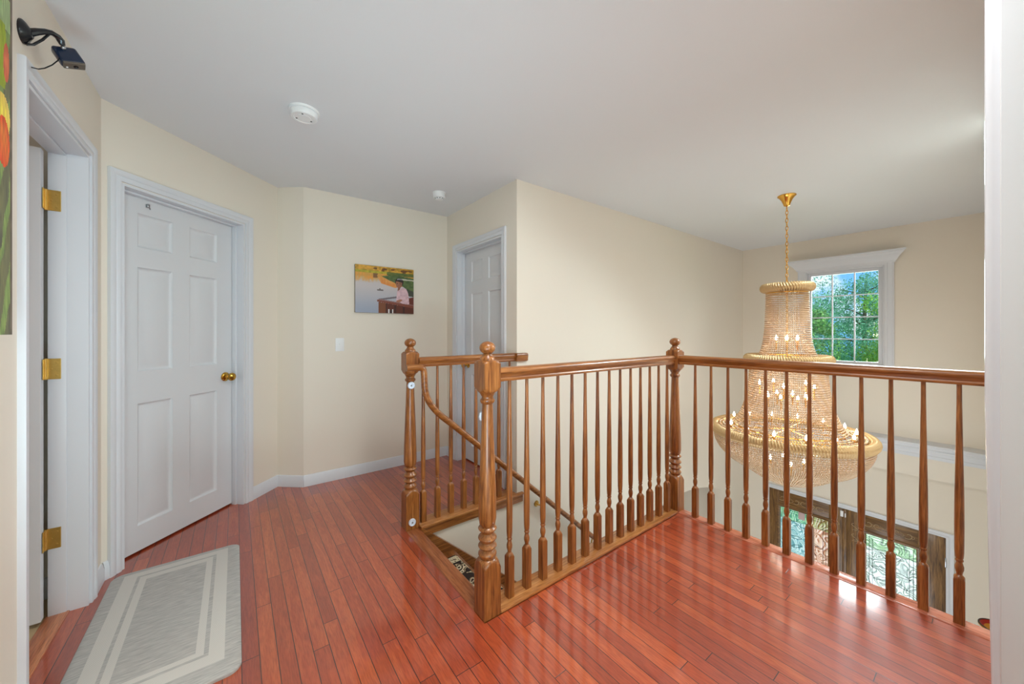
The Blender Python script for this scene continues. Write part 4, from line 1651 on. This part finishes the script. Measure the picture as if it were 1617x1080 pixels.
# ------------------------------------------------------------------ wall pocket low on the right foyer wall
pw_ = thing('wall_pocket', 'painted red and yellow half-round wall pocket on the foyer right wall', 'wall ornament', (5.5, -0.003, -1.44))
def half_dish(prof):
    bm = bmesh.new()
    lathe(bm, prof, 40, cap=False)
    bmesh.ops.bisect_plane(bm, geom=list(bm.verts) + list(bm.edges) + list(bm.faces), plane_co=(0, 0.001, 0), plane_no=(0, -1, 0), clear_outer=True)
    return bm
obj('pocket_rim', half_dish([(0.030, 0.112), (0.038, 0.112), (0.040, 0.108), (0.037, 0.102), (0.030, 0.101)]), plain('rim_dark', (70, 56, 44), 0.4), pw_)
obj('pocket_band', half_dish([(0.034, 0.1015), (0.022, 0.088), (0.014, 0.078)]), plain('band_red', (190, 44, 34), 0.35), pw_)
obj('pocket_bowl', half_dish([(0.014, 0.078), (0.004, 0.05), (0.0, 0.002), (-0.055, 0.002), (-0.055, 0.030), (-0.01, 0.085), (0.022, 0.113), (0.030, 0.114)]), plain('bowl_yellow', (230, 156, 30), 0.35), pw_)

# ------------------------------------------------------------------ chandelier
CHX, CHY = 3.845, 1.108
ch = thing('crystal_chandelier', 'large gold chandelier of beaded crystal tiers hanging in the foyer', 'chandelier', (CHX, CHY, 0))
bm = bmesh.new()
lathe(bm, [(H, 0.068), (H - 0.006, 0.068), (H - 0.014, 0.058), (H - 0.040, 0.040), (H - 0.075, 0.026), (H - 0.090, 0.022), (H - 0.095, 0.008)], 32)
obj('ceiling_canopy', bm, M_gold, ch)
bm = bmesh.new()
z = H - 0.098
k = 0
while z > 1.72:
    pts = []
    for i in range(16):
        an = 2 * PI * i / 16
        p = (0.0085 * math.cos(an), 0.0, 0.021 * math.sin(an))
        if k % 2:
            p = (0.0, p[0], p[2])
        pts.append((p[0], p[1], z - 0.018 + p[2]))
    tube(bm, pts, 0.0030, 6, closed=True)
    z -= 0.034
    k += 1
obj('hanging_chain', bm, M_gold, ch, angle=60)
bm = bmesh.new()
tube(bm, [(0, 0, 1.72), (0, 0, 0.2)], 0.007, 10)
for zc, rr in ((1.655, 0.185), (1.03, 0.30), (0.41, 0.58)):
    for k in range(8):
        an = 2 * PI * k / 8
        tube(bm, [(0, 0, zc + 0.01), (rr * 0.5 * math.cos(an), rr * 0.5 * math.sin(an), zc + 0.015), (rr * math.cos(an), rr * math.sin(an), zc)], 0.004, 6)
obj('inner_frame', bm, M_gold, ch)

M_ring = plain('ring_champagne', (214, 178, 126), 0.25, 0.2)
def rope_ring(R, r, zc, lobes, hscale=1.15):
    nu, nv = lobes * 6, 14
    bm = bmesh.new()
    vs_ = []
    for i in range(nu):
        u = 2 * PI * i / nu
        row = []
        for j in range(nv):
            v = 2 * PI * j / nv
            rr = r * (0.52 + 0.58 * abs(math.cos(0.5 * (lobes * u + 4.0 * math.sin(v) + 0.0 * v))))
            row.append(bm.verts.new(((R + rr * math.cos(v)) * math.cos(u), (R + rr * math.cos(v)) * math.sin(u), zc + hscale * rr * math.sin(v))))
        vs_.append(row)
    for i in range(nu):
        for j in range(nv):
            bm.faces.new((vs_[i][j], vs_[(i + 1) % nu][j], vs_[(i + 1) % nu][(j + 1) % nv], vs_[i][(j + 1) % nv]))
    return bm


obj('top_ring', rope_ring(0.166, 0.031, 1.655, 60), M_ring, ch, angle=80)
obj('middle_ring', rope_ring(0.290, 0.031, 1.035, 104), M_ring, ch, angle=80)
obj('basin_ring', rope_ring(0.555, 0.032, 0.395, 180, 1.2), M_ring, ch, angle=80)
for R_, zc in ((0.150, 1.61), (0.205, 1.06), (0.27, 0.995), (0.380, 0.43), (0.45, 0.425), (0.50, 0.42)):
    bm = bmesh.new()
    tube(bm, [(R_ * math.cos(2 * PI * i / 64), R_ * math.sin(2 * PI * i / 64), zc) for i in range(64)], 0.005, 6, closed=True)
    obj('hoop', bm, M_gold, ch, angle=80)


def bead_material():
    m = bpy.data.materials.new('crystal_bead')
    m.use_nodes = True
    nt = m.node_tree
    nt.nodes.clear()
    out = N(nt, 'ShaderNodeOutputMaterial')
    tl = N(nt, 'ShaderNodeBsdfTranslucent')
    tl.inputs['Color'].default_value = (0.96, 0.62, 0.31, 1)
    df = N(nt, 'ShaderNodeBsdfDiffuse')
    df.inputs['Color'].default_value = (0.56, 0.36, 0.18, 1)
    gl = N(nt, 'ShaderNodeBsdfGlossy')
    gl.inputs['Roughness'].default_value = 0.08
    gl.inputs['Color'].default_value = (1, 0.90, 0.76, 1)
    m1 = N(nt, 'ShaderNodeMixShader')
    m1.inputs['Fac'].default_value = 0.5
    nt.links.new(tl.outputs[0], m1.inputs[1])
    nt.links.new(df.outputs[0], m1.inputs[2])
    m2 = N(nt, 'ShaderNodeMixShader')
    m2.inputs['Fac'].default_value = 0.34
    nt.links.new(m1.outputs[0], m2.inputs[1])
    nt.links.new(gl.outputs[0], m2.inputs[2])
    nt.links.new(m2.outputs[0], out.inputs['Surface'])
    return m


M_bead = bead_material()
# one bead: 12-vertex icosahedron-like
ph = (1 + 5 ** 0.5) / 2
ico_v = np.array([(-1, ph, 0), (1, ph, 0), (-1, -ph, 0), (1, -ph, 0), (0, -1, ph), (0, 1, ph), (0, -1, -ph), (0, 1, -ph), (ph, 0, -1), (ph, 0, 1), (-ph, 0, -1), (-ph, 0, 1)], float)
ico_v /= np.linalg.norm(ico_v[0])
ico_f = np.array([(0, 11, 5), (0, 5, 1), (0, 1, 7), (0, 7, 10), (0, 10, 11), (1, 5, 9), (5, 11, 4), (11, 10, 2), (10, 7, 6), (7, 1, 8), (3, 9, 4), (3, 4, 2), (3, 2, 6), (3, 6, 8), (3, 8, 9), (4, 9, 5), (2, 4, 11), (6, 2, 10), (8, 6, 7), (9, 8, 1)])


def beads_mesh(name, centers, rad, parent, stretch=1.15):
    c = np.array(centers)
    n_ = len(c)
    v = (ico_v * np.array([rad, rad, rad * stretch]))[None] + c[:, None, :]
    v = v.reshape(-1, 3)
    f = (ico_f[None] + (np.arange(n_) * 12)[:, None, None]).reshape(-1, 3)
    me = bpy.data.meshes.new(name)
    me.vertices.add(len(v))
    me.vertices.foreach_set('co', v.ravel())
    me.loops.add(f.size)
    me.loops.foreach_set('vertex_index', f.ravel().astype(np.int32))
    me.polygons.add(len(f))
    me.polygons.foreach_set('loop_start', (np.arange(len(f)) * 3).astype(np.int32))
    me.polygons.foreach_set('use_smooth', np.ones(len(f), dtype=bool))
    me.update(calc_edges=True)
    me.materials.append(M_bead)
    o = bpy.data.objects.new(name, me)
    COL.objects.link(o)
    o.parent = parent
    o['kind'] = 'stuff'
    return o


def strand_rows(profile, strands, pitch, skew=0.0):
    """profile: polyline (r, z); beads at equal arc steps on every strand"""
    out = []
    segs = []
    L = 0
    for (r0, z0), (r1, z1) in zip(profile, profile[1:]):
        l = math.hypot(r1 - r0, z1 - z0)
        segs.append((L, L + l, r0, z0, r1, z1))
        L += l
    nrow = int(L / pitch)
    for i in range(nrow + 1):
        s = i * pitch
        for a_, b_, r0, z0, r1, z1 in segs:
            if a_ <= s <= b_ + 1e-9:
                t = (s - a_) / (b_ - a_)
                r, z = r0 + (r1 - r0) * t, z0 + (z1 - z0) * t
                break
        ns = strands
        # drop strands where they would crowd
        while ns > 12 and 2 * PI * r / ns < 0.0115:
            ns //= 2
        for k in range(ns):
            an = 2 * PI * (k + 0.25 * (hsh(k, 5) - 0.5)) / ns + skew * i
            out.append((r * math.cos(an), r * math.sin(an), z + 0.002 * (hsh(k, i) - 0.5)))
    return out


def curve_prof(p, n=24):
    """smooth a coarse (r, z) polyline"""
    p = [Vector(q) for q in p]
    for _ in range(3):
        q = [p[0]]
        for a_, b_ in zip(p, p[1:]):
            q += [a_.lerp(b_, 0.25), a_.lerp(b_, 0.75)]
        q.append(p[-1])
        p = q
    return [(v.x, v.y) for v in p]


beads_mesh('bead_curtain', strand_rows(curve_prof([(0.148, 1.62), (0.152, 1.45), (0.160, 1.25), (0.182, 1.12), (0.205, 1.065)]), 72, 0.0185), 0.0066, ch)
beads_mesh('bead_curtain', strand_rows(curve_prof([(0.270, 1.00), (0.278, 0.84), (0.298, 0.68), (0.345, 0.53), (0.405, 0.435)]), 132, 0.0185), 0.0066, ch)
beads_mesh('bead_basin', strand_rows(curve_prof([(0.560, 0.355), (0.550, 0.29), (0.512, 0.215), (0.43, 0.135), (0.33, 0.085), (0.26, 0.035), (0.17, -0.015), (0.07, -0.045), (0.0, -0.055)]), 236, 0.0185), 0.0069, ch)
# flat beaded deck between the middle curtain and the basin ring
beads_mesh('bead_deck', strand_rows([(0.42, 0.43), (0.530, 0.418)], 150, 0.030), 0.0066, ch)

M_bulb = plain('lit_bulb', (255, 240, 210), 0.3, emit=(255, 238, 212), estr=38.0)
bulb_me = bpy.data.meshes.new('candle_bulb')
bm = bmesh.new()
lathe(bm, [(0.0, 0.004), (0.005, 0.008), (0.014, 0.0105), (0.025, 0.008), (0.036, 0.004), (0.044, 0.001)], 12)
for f in bm.faces:
    f.smooth = True
bm.to_mesh(bulb_me)
bm.free()
bulb_me.materials.append(M_bulb)
cup_me = bpy.data.meshes.new('candle_cup')
bm = bmesh.new()
lathe(bm, [(-0.09, 0.006), (-0.012, 0.006), (-0.008, 0.012), (-0.001, 0.011)], 12)
bm.to_mesh(cup_me)
bm.free()
cup_me.materials.append(M_gold)
for R_, zc, cnt, ph0 in ((0.085, 1.20, 6, 0.3), (0.15, 0.70, 8, 0.0), (0.20, 0.80, 5, 0.8), (0.45, 0.445, 14, 0.1), (0.12, 0.14, 4, 0.5)):
    for k in range(cnt):
        an = 2 * PI * k / cnt + ph0
        o = put('bulb', bulb_me, ch, (R_ * math.cos(an), R_ * math.sin(an), zc))
        c_ = put('candle_cup', cup_me, o, (0, 0, 0))
# light the bulbs give off
for zc, e in ((1.22, 1.0), (0.75, 2), (0.50, 2.6), (0.16, 1.2)):
    light('bulb_glow', 'POINT', (CHX, CHY, zc), e, (1.0, 0.93, 0.84), radius=0.07)

# ------------------------------------------------------------------ outdoors
bm = bmesh.new()
box(bm, 6.4, 70, -40, 45, -3.45, -3.30)
g = struct('ground', bm, plain('lawn', (132, 190, 92), 0.95, var=0.3, vscale=2.5), smooth=False)
bm = bmesh.new()
box(bm, 6.36, 10.2, -1.2, 3.6, -3.30, -3.06)
struct('porch', bm, plain('porch_concrete', (222, 220, 212), 0.8, var=0.06, vscale=3), smooth=False)

leaf_cols = {'bright': ((150, 200, 80), (84, 150, 58)), 'teal': ((124, 190, 150), (66, 136, 110)), 'deep': ((120, 180, 88), (58, 118, 66))}
LM = {}
for k, (c1, c2) in leaf_cols.items():
    m, nt, b = new_mat('leaf_' + k)
    geo = N(nt, 'ShaderNodeNewGeometry')
    mx = N(nt, 'ShaderNodeMix', data_type='RGBA')
    mx.inputs['A'].default_value = lin(c1)
    mx.inputs['B'].default_value = lin(c2)
    nt.links.new(geo.outputs['Random Per Island'], mx.inputs['Factor'])
    nt.links.new(mx.outputs['Result'], b.inputs['Base Color'])
    b.inputs['Roughness'].default_value = 0.6
    b.inputs['Subsurface Weight'].default_value = 0.0
    tl_ = N(nt, 'ShaderNodeBsdfTranslucent')
    nt.links.new(mx.outputs['Result'], tl_.inputs['Color'])
    ms_ = N(nt, 'ShaderNodeMixShader')
    ms_.inputs['Fac'].default_value = 0.35
    nt.links.new(b.outputs[0], ms_.inputs[1])
    nt.links.new(tl_.outputs[0], ms_.inputs[2])
    nt.links.new(ms_.outputs[0], nt.nodes['Material Output'].inputs['Surface'])
    LM[k] = m
M_bark = plain('bark', (96, 84, 70), 0.9, bump=0.5, bscale=30)


def tree(x, y, base, top, rad, kind, n_leaf, label, seed):
    r = np.random.default_rng(seed)
    n_leaf = int(n_leaf * 2.3)
    t = thing('tree', label, 'tree', (x, y, base), 0, 'trees outside the foyer window')
    hgt = top - base
    bm = bmesh.new()
    tube(bm, [(0, 0, 0), (0.05, 0.03, hgt * 0.3), (-0.04, 0.06, hgt * 0.6), (0.02, 0, hgt * 0.9)], [0.18, 0.14, 0.09, 0.03], 8)
    tips = []
    for k in range(16):
        z0 = hgt * (0.25 + 0.6 * k / 16)
        an = k * 2.4
        ln = rad * (0.9 - 0.5 * k / 16)
        p = (ln * math.cos(an), ln * math.sin(an), z0 + ln * 0.45)
        tube(bm, [(0, 0, z0), (p[0] * 0.5, p[1] * 0.5, z0 + ln * 0.28), p], [0.05, 0.03, 0.01], 5)
        tips.append(p)
        tips.append((p[0] * 0.5, p[1] * 0.5, z0 + ln * 0.3))
    obj('trunk', bm, M_bark, t)
    nc = 70
    cl = np.array([tips[i % len(tips)] for i in range(nc)]) + r.normal(0, rad * 0.22, (nc, 3))
    cr_ = r.uniform(0.25, 0.5, nc) * rad * 0.8
    idx = r.integers(0, nc, n_leaf)
    d = r.normal(0, 1, (n_leaf, 3))
    d /= np.linalg.norm(d, axis=1)[:, None]
    c = cl[idx] + d * (cr_[idx] * r.uniform(0.55, 1.0, n_leaf))[:, None]
    c = c[c[:, 2] < hgt]
    n_leaf = len(c)
    d = d[:n_leaf]
    a = r.normal(0, 1, (n_leaf, 3)); a /= np.linalg.norm(a, axis=1)[:, None]
    b2 = np.cross(a, d); b2 /= (np.linalg.norm(b2, axis=1)[:, None] + 1e-9)
    s = r.uniform(0.030, 0.060, n_leaf)[:, None]
    v = np.stack([c - a * s, c - b2 * s * 0.55, c + a * s, c + b2 * s * 0.55], 1).reshape(-1, 3)
    me = bpy.data.meshes.new('foliage')
    me.vertices.add(len(v))
    me.vertices.foreach_set('co', v.ravel())
    me.loops.add(n_leaf * 4)
    me.loops.foreach_set('vertex_index', np.arange(n_leaf * 4, dtype=np.int32))
    me.polygons.add(n_leaf)
    me.polygons.foreach_set('loop_start', (np.arange(n_leaf) * 4).astype(np.int32))
    me.update(calc_edges=True)
    me.materials.append(LM[kind])
    o = bpy.data.objects.new('foliage', me)
    COL.objects.link(o)
    o.parent = t
    return t


tree(14.5, 1.0, -3.3, 1.95, 1.25, 'bright', 9000, 'bright green tree low in the right of the foyer window', 11)
tree(14.6, 3.9, -3.3, 2.2, 1.25, 'deep', 9000, 'deep green tree low in the left of the foyer window', 12)
tree(19.6, 1.7, -3.3, 3.45, 1.6, 'bright', 11000, 'taller light green tree behind the others, right side of the window', 13)
tree(19.6, 5.6, -3.3, 3.5, 1.7, 'teal', 11000, 'tall bluish green tree at the left of the foyer window', 14)
tree(24.8, 3.9, -3.3, 4.75, 2.2, 'teal', 14000, 'bluish green tree furthest behind in the middle of the window', 15)
tree(14.6, -1.9, -3.3, 2.5, 1.2, 'deep', 7000, 'deep green tree to the right, outside the window edge', 16)
